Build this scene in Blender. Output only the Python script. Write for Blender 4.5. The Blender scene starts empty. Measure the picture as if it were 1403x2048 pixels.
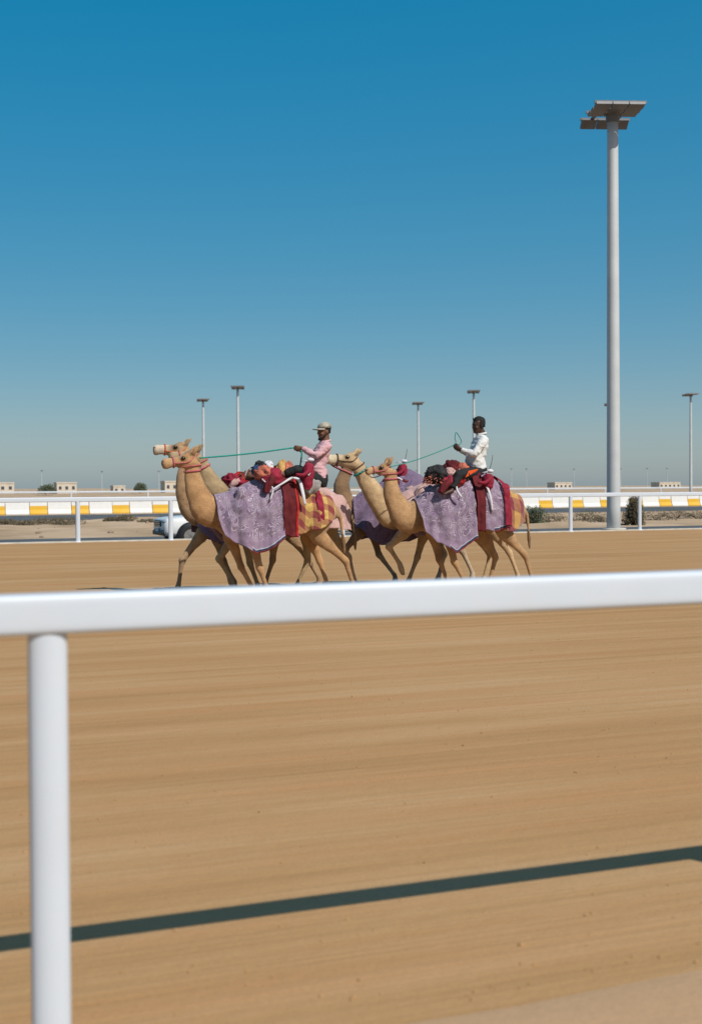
import bpy, bmesh, math, random
from mathutils import Vector, Matrix, noise
from mathutils.bvhtree import BVHTree
random.seed(7)
SC = bpy.context.scene
COL = SC.collection
R = math.radians

# ------------------------------------------------------------------ camera, sky, sun, exposure
# world frame: +X runs along the track (receding to the right), +Y across it, away from the camera
W0, H0, F = 1403.0, 2048.0, 2560.0
YAW, PITCH, ROLL, EYE = R(21.4), R(1.085), R(0.37), 1.68
CAM = Vector((0, 0, EYE))
fw0 = Vector((math.sin(YAW), math.cos(YAW), 0)); r0 = Vector((math.cos(YAW), -math.sin(YAW), 0))
fw = fw0 * math.cos(PITCH) + Vector((0, 0, -math.sin(PITCH)))
u0 = r0.cross(fw)
rt = r0 * math.cos(ROLL) - u0 * math.sin(ROLL)
up = u0 * math.cos(ROLL) + r0 * math.sin(ROLL)
cd = bpy.data.cameras.new('camera'); cam = bpy.data.objects.new('camera', cd); COL.objects.link(cam)
cam.matrix_world = Matrix.Translation(CAM) @ Matrix((rt, up, -fw)).transposed().to_4x4()
cd.sensor_fit = 'VERTICAL'; cd.sensor_height = 36.0; cd.lens = 45.0
cd.clip_start = 0.05; cd.clip_end = 20000
cd.dof.use_dof = True; cd.dof.focus_distance = 20.0; cd.dof.aperture_fstop = 2.4
SC.camera = cam

SUN_EL, SUN_X = R(45.8), 0.42          # sun stands behind the camera, a little to the right
sdir = Vector((SUN_X, -1.0, 0)).normalized() * math.cos(SUN_EL) + Vector((0, 0, math.sin(SUN_EL)))
w = bpy.data.worlds.new('World'); SC.world = w; w.use_nodes = True
nt = w.node_tree; bg = nt.nodes['Background']
sky = nt.nodes.new('ShaderNodeTexSky'); sky.sky_type = 'NISHITA'; sky.sun_disc = False
sky.sun_elevation = SUN_EL; sky.sun_rotation = math.atan2(sdir.x, sdir.y)
sky.altitude = 0; sky.air_density = 0.85; sky.dust_density = 1.35; sky.ozone_density = 5.0
gm = nt.nodes.new('ShaderNodeGamma'); gm.inputs['Gamma'].default_value = 0.35      # clear teal-blue desert sky, greyer low down
hs = nt.nodes.new('ShaderNodeHueSaturation'); hs.inputs['Hue'].default_value = 0.488; hs.inputs['Saturation'].default_value = 2.76; hs.inputs['Value'].default_value = 1.82
nt.links.new(sky.outputs[0], gm.inputs[0]); nt.links.new(gm.outputs[0], hs.inputs['Color']); nt.links.new(hs.outputs[0], bg.inputs[0])
bg.inputs[1].default_value = 0.15
sl = bpy.data.lights.new('sun', 'SUN'); sl.energy = 5.0; sl.angle = R(0.53); sl.color = (1.0, 0.95, 0.86)
so = bpy.data.objects.new('sun', sl); COL.objects.link(so)
so.rotation_euler = sdir.to_track_quat('Z', 'Y').to_euler()
SC.view_settings.view_transform = 'Standard'; SC.view_settings.look = 'None'
SC.view_settings.gamma = 1.0; SC.view_settings.exposure = 0.0
SC.cycles.use_denoising = True

# ------------------------------------------------------------------ photo geometry helpers
def P(px, py, Y):
    """the place in the world seen at photo pixel (px, py) on the upright plane at distance Y"""
    d = fw + rt * ((px - W0 / 2) / F) + up * ((H0 / 2 - py) / F)
    return CAM + d * ((Y - CAM.y) / d.y)
def PXZ(px, z, Y):
    """the place at height z on the plane at distance Y in photo column px"""
    py = 1000.0
    for _ in range(5):
        q = P(px, py, Y)
        py += (q.z - z) * F / (q - CAM).dot(fw)
    return Vector((P(px, py, Y).x, Y, z))

# ------------------------------------------------------------------ materials
def nod(nt, t, **kw):
    n = nt.nodes.new('ShaderNode' + t)
    for k, v in kw.items():
        if k.startswith('i_'):
            key = k[2:]
            n.inputs[int(key) if key.isdigit() else key.replace('_', ' ')].default_value = v
        else: setattr(n, k, v)
    return n
def newmat(name, rough=0.8, spec=0.3):
    m = bpy.data.materials.new(name); m.use_nodes = True
    b = m.node_tree.nodes['Principled BSDF']; b.inputs['Roughness'].default_value = rough
    b.inputs['Specular IOR Level'].default_value = spec
    return m, m.node_tree, b
def c4(c): return (c[0], c[1], c[2], 1.0)
def ramp(nt, stops, src=None):
    r = nod(nt, 'ValToRGB'); e = r.color_ramp.elements
    while len(e) < len(stops): e.new(0.5)
    for i, (p, c) in enumerate(stops): e[i].position = p; e[i].color = c4(c)
    if src is not None: nt.links.new(src, r.inputs[0])
    return r
def math_(nt, op, a, b=None, clamp=False):
    n = nod(nt, 'Math', operation=op, use_clamp=clamp)
    for i, v in enumerate((a, b)):
        if v is None: continue
        if isinstance(v, (int, float)): n.inputs[i].default_value = v
        else: nt.links.new(v, n.inputs[i])
    return n.outputs[0]
def mix(nt, f, a, b, mode='MIX'):
    n = nod(nt, 'Mix', data_type='RGBA', blend_type=mode)
    for i, v in ((0, f), (6, a), (7, b)):
        if isinstance(v, (int, float)): n.inputs[i].default_value = v
        elif isinstance(v, (tuple, list)): n.inputs[i].default_value = c4(v)
        else: nt.links.new(v, n.inputs[i])
    return n.outputs[2]
def noise_(nt, scale, detail=4, vec=None, rough=0.55):
    n = nod(nt, 'TexNoise'); n.inputs['Scale'].default_value = scale
    n.inputs['Detail'].default_value = detail; n.inputs['Roughness'].default_value = rough
    if vec is not None: nt.links.new(vec, n.inputs['Vector'])
    return n.outputs[0]
def coords(nt, scale=(1, 1, 1), kind='Object'):
    t = nod(nt, 'TexCoord'); mp = nod(nt, 'Mapping'); mp.inputs['Scale'].default_value = scale
    nt.links.new(t.outputs[kind], mp.inputs['Vector']); return mp.outputs[0]
def bump_(nt, b, h, strength, dist):
    n = nod(nt, 'Bump'); n.inputs['Strength'].default_value = strength; n.inputs['Distance'].default_value = dist
    nt.links.new(h, n.inputs['Height']); nt.links.new(n.outputs[0], b.inputs['Normal']); return n
def plain(name, col, rough=0.75, var=0.18, scale=6.0, bump=0.15, bscale=70.0, metal=0.0, spec=0.3, dirt=None):
    m, nt, b = newmat(name, rough, spec)
    v = coords(nt)
    n = noise_(nt, scale, 5, v)
    col = [x * 0.82 for x in col]
    lo = [x * (1 - var) for x in col]; hi = [min(1, x * (1 + var)) for x in col]
    r = ramp(nt, [(0.3, lo), (0.7, hi)], n)
    out = r.outputs[0]
    if dirt:
        d = noise_(nt, dirt[1], 6, v, 0.65); dr = ramp(nt, [(0.5, (0, 0, 0)), (0.72, (1, 1, 1))], d)
        out = mix(nt, math_(nt, 'MULTIPLY', dr.outputs[0], dirt[2]), out, dirt[0])
    nt.links.new(out, b.inputs['Base Color']); b.inputs['Metallic'].default_value = metal
    if bump: bump_(nt, b, noise_(nt, bscale, 3, v), bump, 0.01)
    return m

def sand_mat(name, c_mid, c_dark, c_light, rake=1.0, grain=1.0, tint=None):
    """graded sand: drag marks run along the track, over fine grain and trodden unevenness"""
    m, nt, b = newmat(name, 0.95, 0.12)
    v1 = coords(nt, (0.10, 1.6, 1.0)); v2 = coords(nt, (0.22, 7.0, 1.0)); v3 = coords(nt, (0.5, 26.0, 1.0)); v0 = coords(nt)
    n1 = noise_(nt, 1.0, 5, v1, 0.6); n2 = noise_(nt, 1.0, 5, v2, 0.6); n3 = noise_(nt, 1.0, 4, v3, 0.6)
    big = noise_(nt, 0.25, 4, v0, 0.6); g = noise_(nt, 55.0, 4, v0, 0.75); g2 = noise_(nt, 9.0, 5, v0, 0.65)
    s = math_(nt, 'ADD', math_(nt, 'MULTIPLY', n1, 0.62 * rake), math_(nt, 'MULTIPLY', n2, 0.30 * rake))
    s = math_(nt, 'ADD', s, math_(nt, 'MULTIPLY', n3, 0.14 * rake))
    s = math_(nt, 'ADD', s, math_(nt, 'MULTIPLY', big, 1.0 - 0.8 * rake))
    s = math_(nt, 'ADD', s, math_(nt, 'MULTIPLY', g2, 0.10 * grain))
    tot = 0.5 * (1.06 * rake + 1.0 - 0.8 * rake + 0.10 * grain)
    r = ramp(nt, [(tot - 0.16, c_dark), (tot, c_mid), (tot + 0.16, c_light)], s)
    col = r.outputs[0]
    if tint:
        tr = ramp(nt, [(0.50, (0, 0, 0)), (0.66, (1, 1, 1))], noise_(nt, 1.0, 4, coords(nt, (0.13, 2.3, 1.0)), 0.55))
        col = mix(nt, math_(nt, 'MULTIPLY', tr.outputs[0], 0.55), col, tint)
    gr = ramp(nt, [(0.3, (0.80, 0.80, 0.80)), (0.7, (1.16, 1.16, 1.16))], g)
    col = mix(nt, 0.55 * grain, col, gr.outputs[0], 'MULTIPLY')
    nt.links.new(col, b.inputs['Base Color'])
    h = math_(nt, 'ADD', math_(nt, 'MULTIPLY', n2, 0.9 * rake), math_(nt, 'MULTIPLY', n3, 0.5 * rake))
    h = math_(nt, 'ADD', h, math_(nt, 'ADD', math_(nt, 'MULTIPLY', g, 0.14), math_(nt, 'MULTIPLY', g2, 0.5)))
    bump_(nt, b, h, 0.35, 0.035)
    return m

def uvnode(nt, layer):
    n = nod(nt, 'UVMap'); n.uv_map = layer; s = nod(nt, 'SeparateXYZ'); nt.links.new(n.outputs[0], s.inputs[0])
    return n.outputs[0], s.outputs[0], s.outputs[1]

def paisley(name, base, dark, light, trim=True, strength=0.8):
    """printed cotton: swirling pale outlines on a mauve ground, woven bump, hem bands"""
    m, nt, b = newmat(name, 0.85, 0.15)
    uv, ux, uy = uvnode(nt, 'uv')
    nz = nod(nt, 'TexNoise'); nz.inputs['Scale'].default_value = 5.0; nt.links.new(uv, nz.inputs['Vector'])
    ad = nod(nt, 'VectorMath', operation='MULTIPLY_ADD'); nt.links.new(nz.outputs[1], ad.inputs[0])
    ad.inputs[1].default_value = (0.22, 0.22, 0); nt.links.new(uv, ad.inputs[2])
    vo = nod(nt, 'TexVoronoi'); vo.inputs['Scale'].default_value = 8.0; vo.feature = 'F1'; nt.links.new(ad.outputs[0], vo.inputs['Vector'])
    rings = math_(nt, 'SINE', math_(nt, 'MULTIPLY', vo.outputs['Distance'], 46.0))
    line = ramp(nt, [(0.35, (0, 0, 0)), (0.8, (1, 1, 1))], rings)
    n2 = noise_(nt, 3.0, 4, uv); n2r = ramp(nt, [(0.32, (0, 0, 0)), (0.62, (1, 1, 1))], n2)
    col = mix(nt, n2r.outputs[0], dark, base)
    brk = ramp(nt, [(0.36, (0.2, 0.2, 0.2)), (0.56, (1, 1, 1))], noise_(nt, 7.0, 3, uv))
    col = mix(nt, math_(nt, 'MULTIPLY', math_(nt, 'MULTIPLY', line.outputs[0], brk.outputs[0]), strength), col, light)
    if trim:
        _, hx, hy = uvnode(nt, 'hem')
        plainband = math_(nt, 'LESS_THAN', hx, 0.16)
        col = mix(nt, math_(nt, 'MULTIPLY', plainband, 0.75), col, [x * 1.05 for x in base])
        back = math_(nt, 'GREATER_THAN', hy, 0.48)
        for wd_, tc in ((0.062, (0.34, 0.34, 0.40)), (0.048, (0.028, 0.032, 0.06)), (0.018, (0.20, 0.015, 0.022))):
            col = mix(nt, math_(nt, 'MULTIPLY', math_(nt, 'LESS_THAN', hx, wd_), back), col, tc)
    nt.links.new(col, b.inputs['Base Color'])
    bump_(nt, b, noise_(nt, 160.0, 2, uv), 0.12, 0.004)
    b.inputs['Sheen Weight'].default_value = 0.15
    return m

def plaid(name, a, bcol, ccol, fu, fv):
    m, nt, b = newmat(name, 0.9, 0.1)
    uv, ux, uy = uvnode(nt, 'uv')
    wob = math_(nt, 'MULTIPLY', math_(nt, 'SUBTRACT', noise_(nt, 6.0, 3, uv), 0.5), 0.03)
    sx = math_(nt, 'LESS_THAN', math_(nt, 'FRACT', math_(nt, 'MULTIPLY', math_(nt, 'ADD', ux, wob), fu)), 0.48)
    sy = math_(nt, 'LESS_THAN', math_(nt, 'FRACT', math_(nt, 'MULTIPLY', math_(nt, 'ADD', uy, wob), fv)), 0.45)
    t = math_(nt, 'MULTIPLY', math_(nt, 'ADD', sx, sy), 0.5)
    r = ramp(nt, [(0.0, a), (0.5, [0.62 * x + 0.38 * y for x, y in zip(bcol, a)]), (1.0, bcol)], t)
    r.color_ramp.interpolation = 'LINEAR'
    g = math_(nt, 'LESS_THAN', math_(nt, 'FRACT', math_(nt, 'MULTIPLY', ux, fu / 4.0)), 0.16)
    col = mix(nt, math_(nt, 'MULTIPLY', g, 0.8), r.outputs[0], ccol)
    gr = ramp(nt, [(0.3, (0.75, 0.75, 0.75)), (0.7, (1.15, 1.15, 1.15))], noise_(nt, 14.0, 4, uv))
    col = mix(nt, 0.7, col, gr.outputs[0], 'MULTIPLY')
    nt.links.new(col, b.inputs['Base Color'])
    bump_(nt, b, noise_(nt, 140.0, 2, uv), 0.25, 0.006)
    b.inputs['Sheen Weight'].default_value = 0.2
    return m

def coat_mat(name):
    m, nt, b = newmat(name, 0.85, 0.12)
    at = nod(nt, 'Attribute'); at.attribute_name = 'coat'
    v = coords(nt); vs = coords(nt, (5, 16, 16))
    n = noise_(nt, 5.0, 5, v, 0.6); f = noise_(nt, 3.0, 4, vs, 0.65); g = noise_(nt, 90.0, 3, v, 0.6)
    r = ramp(nt, [(0.28, (0.64, 0.60, 0.55)), (0.72, (1.22, 1.21, 1.19))], n)
    r2 = ramp(nt, [(0.3, (0.82, 0.80, 0.78)), (0.7, (1.10, 1.10, 1.10))], f)
    col = mix(nt, 1.0, at.outputs[0], r.outputs[0], 'MULTIPLY'); col = mix(nt, 0.8, col, r2.outputs[0], 'MULTIPLY')
    nt.links.new(col, b.inputs['Base Color'])
    bump_(nt, b, math_(nt, 'ADD', math_(nt, 'MULTIPLY', g, 0.4), math_(nt, 'ADD', f, n)), 0.32, 0.014)
    b.inputs['Sheen Weight'].default_value = 0.25; b.inputs['Sheen Roughness'].default_value = 0.5
    return m

M = {}
M['track'] = sand_mat('track_sand', (0.360, 0.212, 0.096), (0.300, 0.168, 0.071), (0.415, 0.264, 0.140), tint=(0.375, 0.194, 0.084))
M['verge'] = sand_mat('verge_sand', (0.42, 0.265, 0.15), (0.37, 0.235, 0.13), (0.455, 0.30, 0.18), rake=0.5)
M['desert'] = sand_mat('desert_sand', (0.385, 0.275, 0.18), (0.27, 0.19, 0.12), (0.46, 0.35, 0.25), rake=0.3)
M['asphalt'] = plain('asphalt', (0.085, 0.095, 0.105), 0.85, 0.25, 0.6, 0.3, 120, dirt=((0.20, 0.165, 0.12), 0.5, 0.5))
M['line'] = plain('road_paint', (0.62, 0.62, 0.58), 0.7, 0.12, 2.0, 0.1)
M['rail'] = plain('rail_plastic', (0.60, 0.655, 0.73), 0.42, 0.03, 2.0, 0.03, 30, spec=0.45, dirt=((0.55, 0.47, 0.37), 3.0, 0.10))
M['kerb'] = plain('kerb_concrete', (0.55, 0.52, 0.46), 0.9, 0.15, 3.0, 0.3)
M['bar_white'] = plain('barrier_white', (0.74, 0.74, 0.73), 0.7, 0.06, 1.5, 0.2, 30, dirt=((0.42, 0.36, 0.28), 1.6, 0.30))
M['bar_yellow'] = plain('barrier_yellow', (0.70, 0.41, 0.030), 0.65, 0.08, 1.5, 0.2, 30, dirt=((0.40, 0.30, 0.16), 1.6, 0.30))
M['mast'] = plain('galvanised_mast', (0.56, 0.59, 0.61), 0.55, 0.08, 0.8, 0.05, 40, metal=0.1)
M['frame'] = plain('mast_frame', (0.20, 0.20, 0.21), 0.5, 0.1, 3.0, 0.05, metal=0.4)
M['lens'] = plain('lamp_lens', (0.10, 0.13, 0.19), 0.15, 0.1, 3.0, 0.0, spec=0.6)
M['stone'] = plain('rubble', (0.30, 0.23, 0.17), 0.95, 0.3, 3.0, 0.6, 20)
M['leaf_dry'] = plain('dry_leaf', (0.115, 0.092, 0.055), 0.9, 0.4, 5.0, 0.0)
M['leaf_green'] = plain('dusty_leaf', (0.085, 0.100, 0.055), 0.9, 0.35, 5.0, 0.0)
M['twig'] = plain('twig', (0.16, 0.11, 0.07), 0.9, 0.3, 8.0, 0.3)
M['house'] = plain('cream_render', (0.62, 0.54, 0.44), 0.9, 0.1, 0.5, 0.1)
M['window'] = plain('dark_window', (0.06, 0.07, 0.09), 0.25, 0.1, 2.0, 0.0, spec=0.5)
M['coat'] = coat_mat('camel_coat')
M['eye'] = plain('camel_eye', (0.012, 0.008, 0.006), 0.15, 0.1, 5, 0.0, spec=0.6)
M['nostril'] = plain('nostril', (0.06, 0.035, 0.028), 0.7, 0.1, 5, 0.0)
M['purple'] = paisley('mauve_print', (0.200, 0.140, 0.200), (0.125, 0.080, 0.135), (0.46, 0.41, 0.46), strength=0.8)
M['violet'] = paisley('violet_print', (0.135, 0.090, 0.150), (0.085, 0.055, 0.105), (0.30, 0.25, 0.32), strength=0.5, trim=False)
M['pink'] = paisley('pink_print', (0.44, 0.275, 0.25), (0.38, 0.225, 0.21), (0.54, 0.40, 0.37), strength=0.5, trim=False)
M['plaid'] = plaid('yellow_maroon_check', (0.47, 0.31, 0.10), (0.20, 0.045, 0.045), (0.03, 0.045, 0.025), 4.3, 4.5)
M['plaid2'] = plaid('ochre_maroon_check', (0.42, 0.24, 0.08), (0.19, 0.045, 0.06), (0.40, 0.22, 0.09), 4.2, 2.0)
M['maroon'] = plain('maroon_cloth', (0.11, 0.008, 0.012), 0.85, 0.3, 6, 0.35, 60)
M['crimson'] = plain('crimson_cloth', (0.26, 0.012, 0.035), 0.8, 0.25, 6, 0.35, 50)
M['red'] = plain('red_binding', (0.42, 0.012, 0.012), 0.7, 0.12, 10, 0.2)
M['white_cloth'] = plain('white_webbing', (0.66, 0.65, 0.69), 0.8, 0.1, 10, 0.3)
M['pink_rope'] = plain('pink_rope', (0.48, 0.13, 0.14), 0.85, 0.4, 60, 0.5, 90)
M['orange_rope'] = plain('orange_halter', (0.55, 0.16, 0.05), 0.85, 0.2, 30, 0.3)
M['teal'] = plain('teal_rope', (0.015, 0.27, 0.225), 0.75, 0.18, 30, 0.3, 150)
M['dark_rope'] = plain('brown_halter', (0.09, 0.05, 0.03), 0.85, 0.2, 30, 0.3)
M['skin1'] = plain('brown_skin', (0.17, 0.075, 0.04), 0.55, 0.12, 10, 0.1, 120, spec=0.4)
M['skin2'] = plain('dark_skin', (0.060, 0.026, 0.015), 0.5, 0.12, 10, 0.1, 120, spec=0.4)
M['shirt1'] = plain('pink_shirt', (0.60, 0.36, 0.39), 0.85, 0.07, 14, 0.3, 22)
M['shirt2'] = plain('white_shirt', (0.66, 0.66, 0.65), 0.85, 0.05, 14, 0.3, 22)
M['black'] = plain('black_cloth', (0.016, 0.016, 0.018), 0.85, 0.25, 14, 0.3, 30)
M['orange'] = plain('orange_cloth', (0.78, 0.10, 0.015), 0.8, 0.1, 14, 0.2)
M['grey_cloth'] = plain('grey_cloth', (0.30, 0.28, 0.27), 0.85, 0.2, 8, 0.3, 40)
M['cap'] = plain('camouflage_cap', (0.36, 0.34, 0.28), 0.85, 0.45, 22, 0.2, dirt=((0.12, 0.12, 0.09), 16, 0.8))
M['hair'] = plain('black_hair', (0.010, 0.008, 0.007), 0.7, 0.3, 30, 0.9, 120)
M['mustard'] = plain('mustard_cloth', (0.46, 0.27, 0.09), 0.9, 0.25, 9, 0.4, 40)
M['blue'] = plain('blue_cloth', (0.025, 0.06, 0.15), 0.85, 0.3, 9, 0.4, 40)
M['brown'] = plain('brown_fleece', (0.17, 0.085, 0.06), 0.95, 0.4, 20, 0.9, 60)
M['charcoal'] = plain('charcoal_fringe', (0.03, 0.028, 0.03), 0.95, 0.5, 20, 0.9, 60)
M['coral'] = plain('coral_cloth', (0.47, 0.14, 0.09), 0.9, 0.35, 14, 0.5, 50)
M['paint'] = plain('white_car_paint', (0.74, 0.75, 0.76), 0.22, 0.02, 1, 0.0, spec=0.5, dirt=((0.5, 0.44, 0.36), 2.0, 0.15))
M['glass'] = plain('car_glass', (0.015, 0.025, 0.035), 0.06, 0.05, 1, 0.0, spec=0.7)
M['tyre'] = plain('tyre_rubber', (0.02, 0.02, 0.02), 0.9, 0.2, 10, 0.3)
M['chrome'] = plain('bright_metal', (0.55, 0.56, 0.58), 0.22, 0.05, 5, 0.0, metal=0.9)
M['trim'] = plain('black_trim', (0.02, 0.022, 0.026), 0.45, 0.2, 5, 0.0)
M['lamp'] = plain('headlamp_glass', (0.32, 0.38, 0.44), 0.08, 0.1, 5, 0.0, spec=0.7)

# ------------------------------------------------------------------ mesh helpers
class MB:
    def __init__(s): s.v = []; s.f = []; s.uv = None; s.hem = None
    def box(s, c, d, rot=None):
        i = len(s.v); c = Vector(c)
        for x in (-.5, .5):
            for y in (-.5, .5):
                for z in (-.5, .5):
                    q = Vector((x * d[0], y * d[1], z * d[2]))
                    s.v.append(c + (rot @ q if rot else q))
        for f in ((0, 1, 3, 2), (4, 6, 7, 5), (0, 4, 5, 1), (2, 3, 7, 6), (0, 2, 6, 4), (1, 5, 7, 3)):
            s.f.append([i + k for k in f])
        return s
    def rings(s, rings, closed=False, caps=True):
        n = len(rings[0]); i = len(s.v)
        for r in rings: s.v.extend(r)
        m = len(rings)
        for a in range(m if closed else m - 1):
            b = (a + 1) % m
            for k in range(n):
                l = (k + 1) % n
                s.f.append([i + a * n + k, i + a * n + l, i + b * n + l, i + b * n + k])
        if caps and not closed:
            s.f.append([i + k for k in range(n)][::-1]); s.f.append([i + (m - 1) * n + k for k in range(n)])
        return s
    def tube(s, pts, side=None, seg=12, sub=4, p=2.0, fn=None, caps=True):
        """pts: (point, half width across, half height) joined by a smooth curve"""
        if not isinstance(pts[0][1], (int, float)): raise ValueError
        pts = [(Vector(q[0]), q[1], q[2] if len(q) > 2 else q[1]) for q in pts]
        L = smooth(pts, sub)
        rings = []; prev = None
        for k, (c, a, b) in enumerate(L):
            t = (L[min(k + 1, len(L) - 1)][0] - L[max(k - 1, 0)][0])
            t = t.normalized() if t.length > 1e-9 else Vector((0, 0, 1))
            if side is not None:
                e = Vector(side); e = e - t * e.dot(t)
                if e.length < 1e-3: e = t.orthogonal()
                e.normalize()
            else:
                e = t.orthogonal() if prev is None else prev - t * prev.dot(t)
                e.normalize(); prev = e
            n = t.cross(e)
            rg = []
            for j in range(seg):
                th = 2 * math.pi * j / seg; ct, st = math.cos(th), math.sin(th)
                x = math.copysign(abs(ct) ** (2 / p), ct) * a; y = math.copysign(abs(st) ** (2 / p), st) * b
                if fn: x, y = fn(k / (len(L) - 1), th, x, y)
                rg.append(c + e * x + n * y)
            rings.append(rg)
        return s.rings(rings, caps=caps)
    def ball(s, c, r, seg=12, nr=8, rot=None):
        if isinstance(r, (int, float)): r = (r, r, r)
        c = Vector(c); rings = []
        for a in range(nr + 1):
            ph = math.pi * (0.02 + 0.96 * a / nr)
            rg = []
            for j in range(seg):
                th = 2 * math.pi * j / seg
                q = Vector((r[0] * math.sin(ph) * math.cos(th), r[1] * math.sin(ph) * math.sin(th), r[2] * math.cos(ph)))
                rg.append(c + (rot @ q if rot else q))
            rings.append(rg[::-1])
        return s.rings(rings)
    def loop(s, pts, r, seg=6):
        """a closed ring of rope through pts"""
        n = len(pts); rings = []
        cen = sum(pts, Vector()) / n
        for k in range(n):
            t = (pts[(k + 1) % n] - pts[k - 1]).normalized(); e = (pts[k] - cen).normalized(); e = (e - t * e.dot(t)).normalized(); q = t.cross(e)
            rings.append([pts[k] + (e * math.cos(2 * math.pi * j / seg) + q * math.sin(2 * math.pi * j / seg)) * r for j in range(seg)])
        return s.rings(rings, closed=True)
    def mesh(s, name, org=Vector()):
        me = bpy.data.meshes.new(name)
        me.from_pydata([tuple(Vector(v) - org) for v in s.v], [], s.f)
        for lay, data in (('uv', s.uv), ('hem', s.hem)):
            if data:
                l = me.uv_layers.new(name=lay)
                for lp in me.loops: l.data[lp.index].uv = data[lp.vertex_index]
        return me
def smooth(pts, sub):
    out = []
    n = len(pts)
    for k in range(n - 1):
        a, b, c, d = pts[max(k - 1, 0)], pts[k], pts[k + 1], pts[min(k + 2, n - 1)]
        for j in range(sub):
            t = j / sub
            f = lambda p0, p1, p2, p3: p1 * 1.0 + (p2 - p0) * (0.5 * t) + (p0 * 2 - p1 * 5 + p2 * 4 - p3) * (0.5 * t * t) + (p1 * 3 - p0 - p2 * 3 + p3) * (0.5 * t ** 3)
            lin = lambda x, y: x + (y - x) * t
            out.append((f(a[0], b[0], c[0], d[0]), max(0.3 * min(b[1], c[1]), f(a[1], b[1], c[1], d[1])), max(0.3 * min(b[2], c[2]), f(a[2], b[2], c[2], d[2]))))
    out.append(pts[-1])
    return out
def tag(o, label=None, cat=None, group=None, kind=None):
    if label: o['label'] = label
    if cat: o['category'] = cat
    if group: o['group'] = group
    if kind: o['kind'] = kind
    return o
def empty(name, loc, label=None, cat=None, group=None):
    o = bpy.data.objects.new(name, None); COL.objects.link(o); o.location = loc
    o.empty_display_size = 0.2
    return tag(o, label, cat, group)
def link(name, me, mat, parent=None, loc=None, shade=True):
    o = bpy.data.objects.new(name, me); COL.objects.link(o)
    if mat is not None and not me.materials: me.materials.append(mat)
    if parent is not None: o.parent = parent
    if loc is not None: o.location = loc
    if shade: me.polygons.foreach_set('use_smooth', [True] * len(me.polygons))
    return o
def build(mb, name, mat, root=None, part=None, shade=True, bevel=0):
    """one mesh object given in world coordinates; root: the thing, part: the part it is a piece of"""
    par = part if part is not None else root
    org = Vector(root.location) if root is not None else Vector()
    if part is not None and part is not root: org = org + Vector(part.location)
    o = link(name, mb.mesh(name, org), mat, par, None, shade)
    if bevel:
        bv = o.modifiers.new('bevel', 'BEVEL'); bv.width = bevel; bv.segments = 2; bv.limit_method = 'ANGLE'
    return o
def remesh(mb, voxel, its=4, fac=0.5):
    me = mb.mesh('tmp'); o = bpy.data.objects.new('tmp', me); COL.objects.link(o)
    r = o.modifiers.new('r', 'REMESH'); r.mode = 'VOXEL'; r.voxel_size = voxel; r.use_smooth_shade = True
    if its:
        s = o.modifiers.new('s', 'SMOOTH'); s.factor = fac; s.iterations = its
    dg = bpy.context.evaluated_depsgraph_get(); dg.update()
    out = bpy.data.meshes.new_from_object(o.evaluated_get(dg))
    bpy.data.objects.remove(o); bpy.data.meshes.remove(me)
    return out
def shift(me, org):
    me.transform(Matrix.Translation(-Vector(org))); return me
def copy_tree(o, parent=None):
    c = o.copy(); COL.objects.link(c); c.parent = parent
    for ch in list(o.children): copy_tree(ch, c)
    return c
def nz(x, y=0.0, z=0.0): return noise.noise(Vector((x, y, z)))
def interp(tab, x):
    if x <= tab[0][0]: return tab[0][1:]
    for a, b in zip(tab, tab[1:]):
        if x <= b[0]:
            t = (x - a[0]) / (b[0] - a[0]); t = t * t * (3 - 2 * t) * 0.5 + t * 0.5
            return tuple(p + (q - p) * t for p, q in zip(a[1:], b[1:]))
    return tab[-1][1:]

# ------------------------------------------------------------------ the setting
TRACK_FAR, RAIL_NEAR, VERGE, ROAD_A, ROAD_B, BARRIER, RAIL_OUT = 40.9, 3.667, 3.63, (43.5, 55.5), (77.0, 92.0), 95.0, 200.0
def ground_z(x, y):
    if y < 41.1: return -0.03
    base = interp([(41.1, -0.03), (43.3, -0.42), (55.8, -0.42), (75.5, -0.13), (97.0, -0.13), (120.0, -0.05), (200.0, 0.0), (5000.0, 0.0)], y)[0]
    if 56.2 < y < 76.5:
        k = min(1, (y - 56.2) / 3, (76.5 - y) / 3)
        base += k * (0.26 * max(0, nz(x * 0.16, y * 0.28, 3.1)) + 0.12 * nz(x * 0.6, y * 0.8, 1.0))
    if y > 98:
        k = min(1, (y - 98) / 25)
        base += k * (0.35 * nz(x * 0.05, y * 0.05, 8) + 0.14 * nz(x * 0.3, y * 0.3, 2))
    if y > 215:
        k = min(1, (y - 215) / 300)
        base += k * (1.3 * max(-0.2, nz(x * 0.008, y * 0.008, 5)) + 0.35 * nz(x * 0.06, y * 0.04, 9))
    if y > 900: base += min(1, (y - 900) / 600) * 3.0 * max(0, nz(x * 0.002, y * 0.002, 4) + 0.25)
    return base
def stations(a, b, first, grow):
    out = [a]; st = first
    while out[-1] < b: out.append(min(b, out[-1] + st)); st *= grow
    return out
ys = [-80.0, 0, 20.0, 40.0, 41.1] + [41.1 + 0.37 * k for k in range(1, 7)] + [50.0, 55.6]
ys += [55.8 + 0.45 * k for k in range(47)] + [92.5, 97.5]
ys += stations(99.0, 5200.0, 1.6, 1.045)
xr = stations(35.0, 5200.0, 1.3, 1.035); xl = [-v for v in stations(20.0, 2600.0, 1.3, 1.06)]
xs = xl[::-1] + [-20 + 1.3 * k for k in range(1, 42)] + xr
mb = MB()
for y in ys:
    for x in xs: mb.v.append((x, y, ground_z(x, y)))
nx = len(xs)
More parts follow.
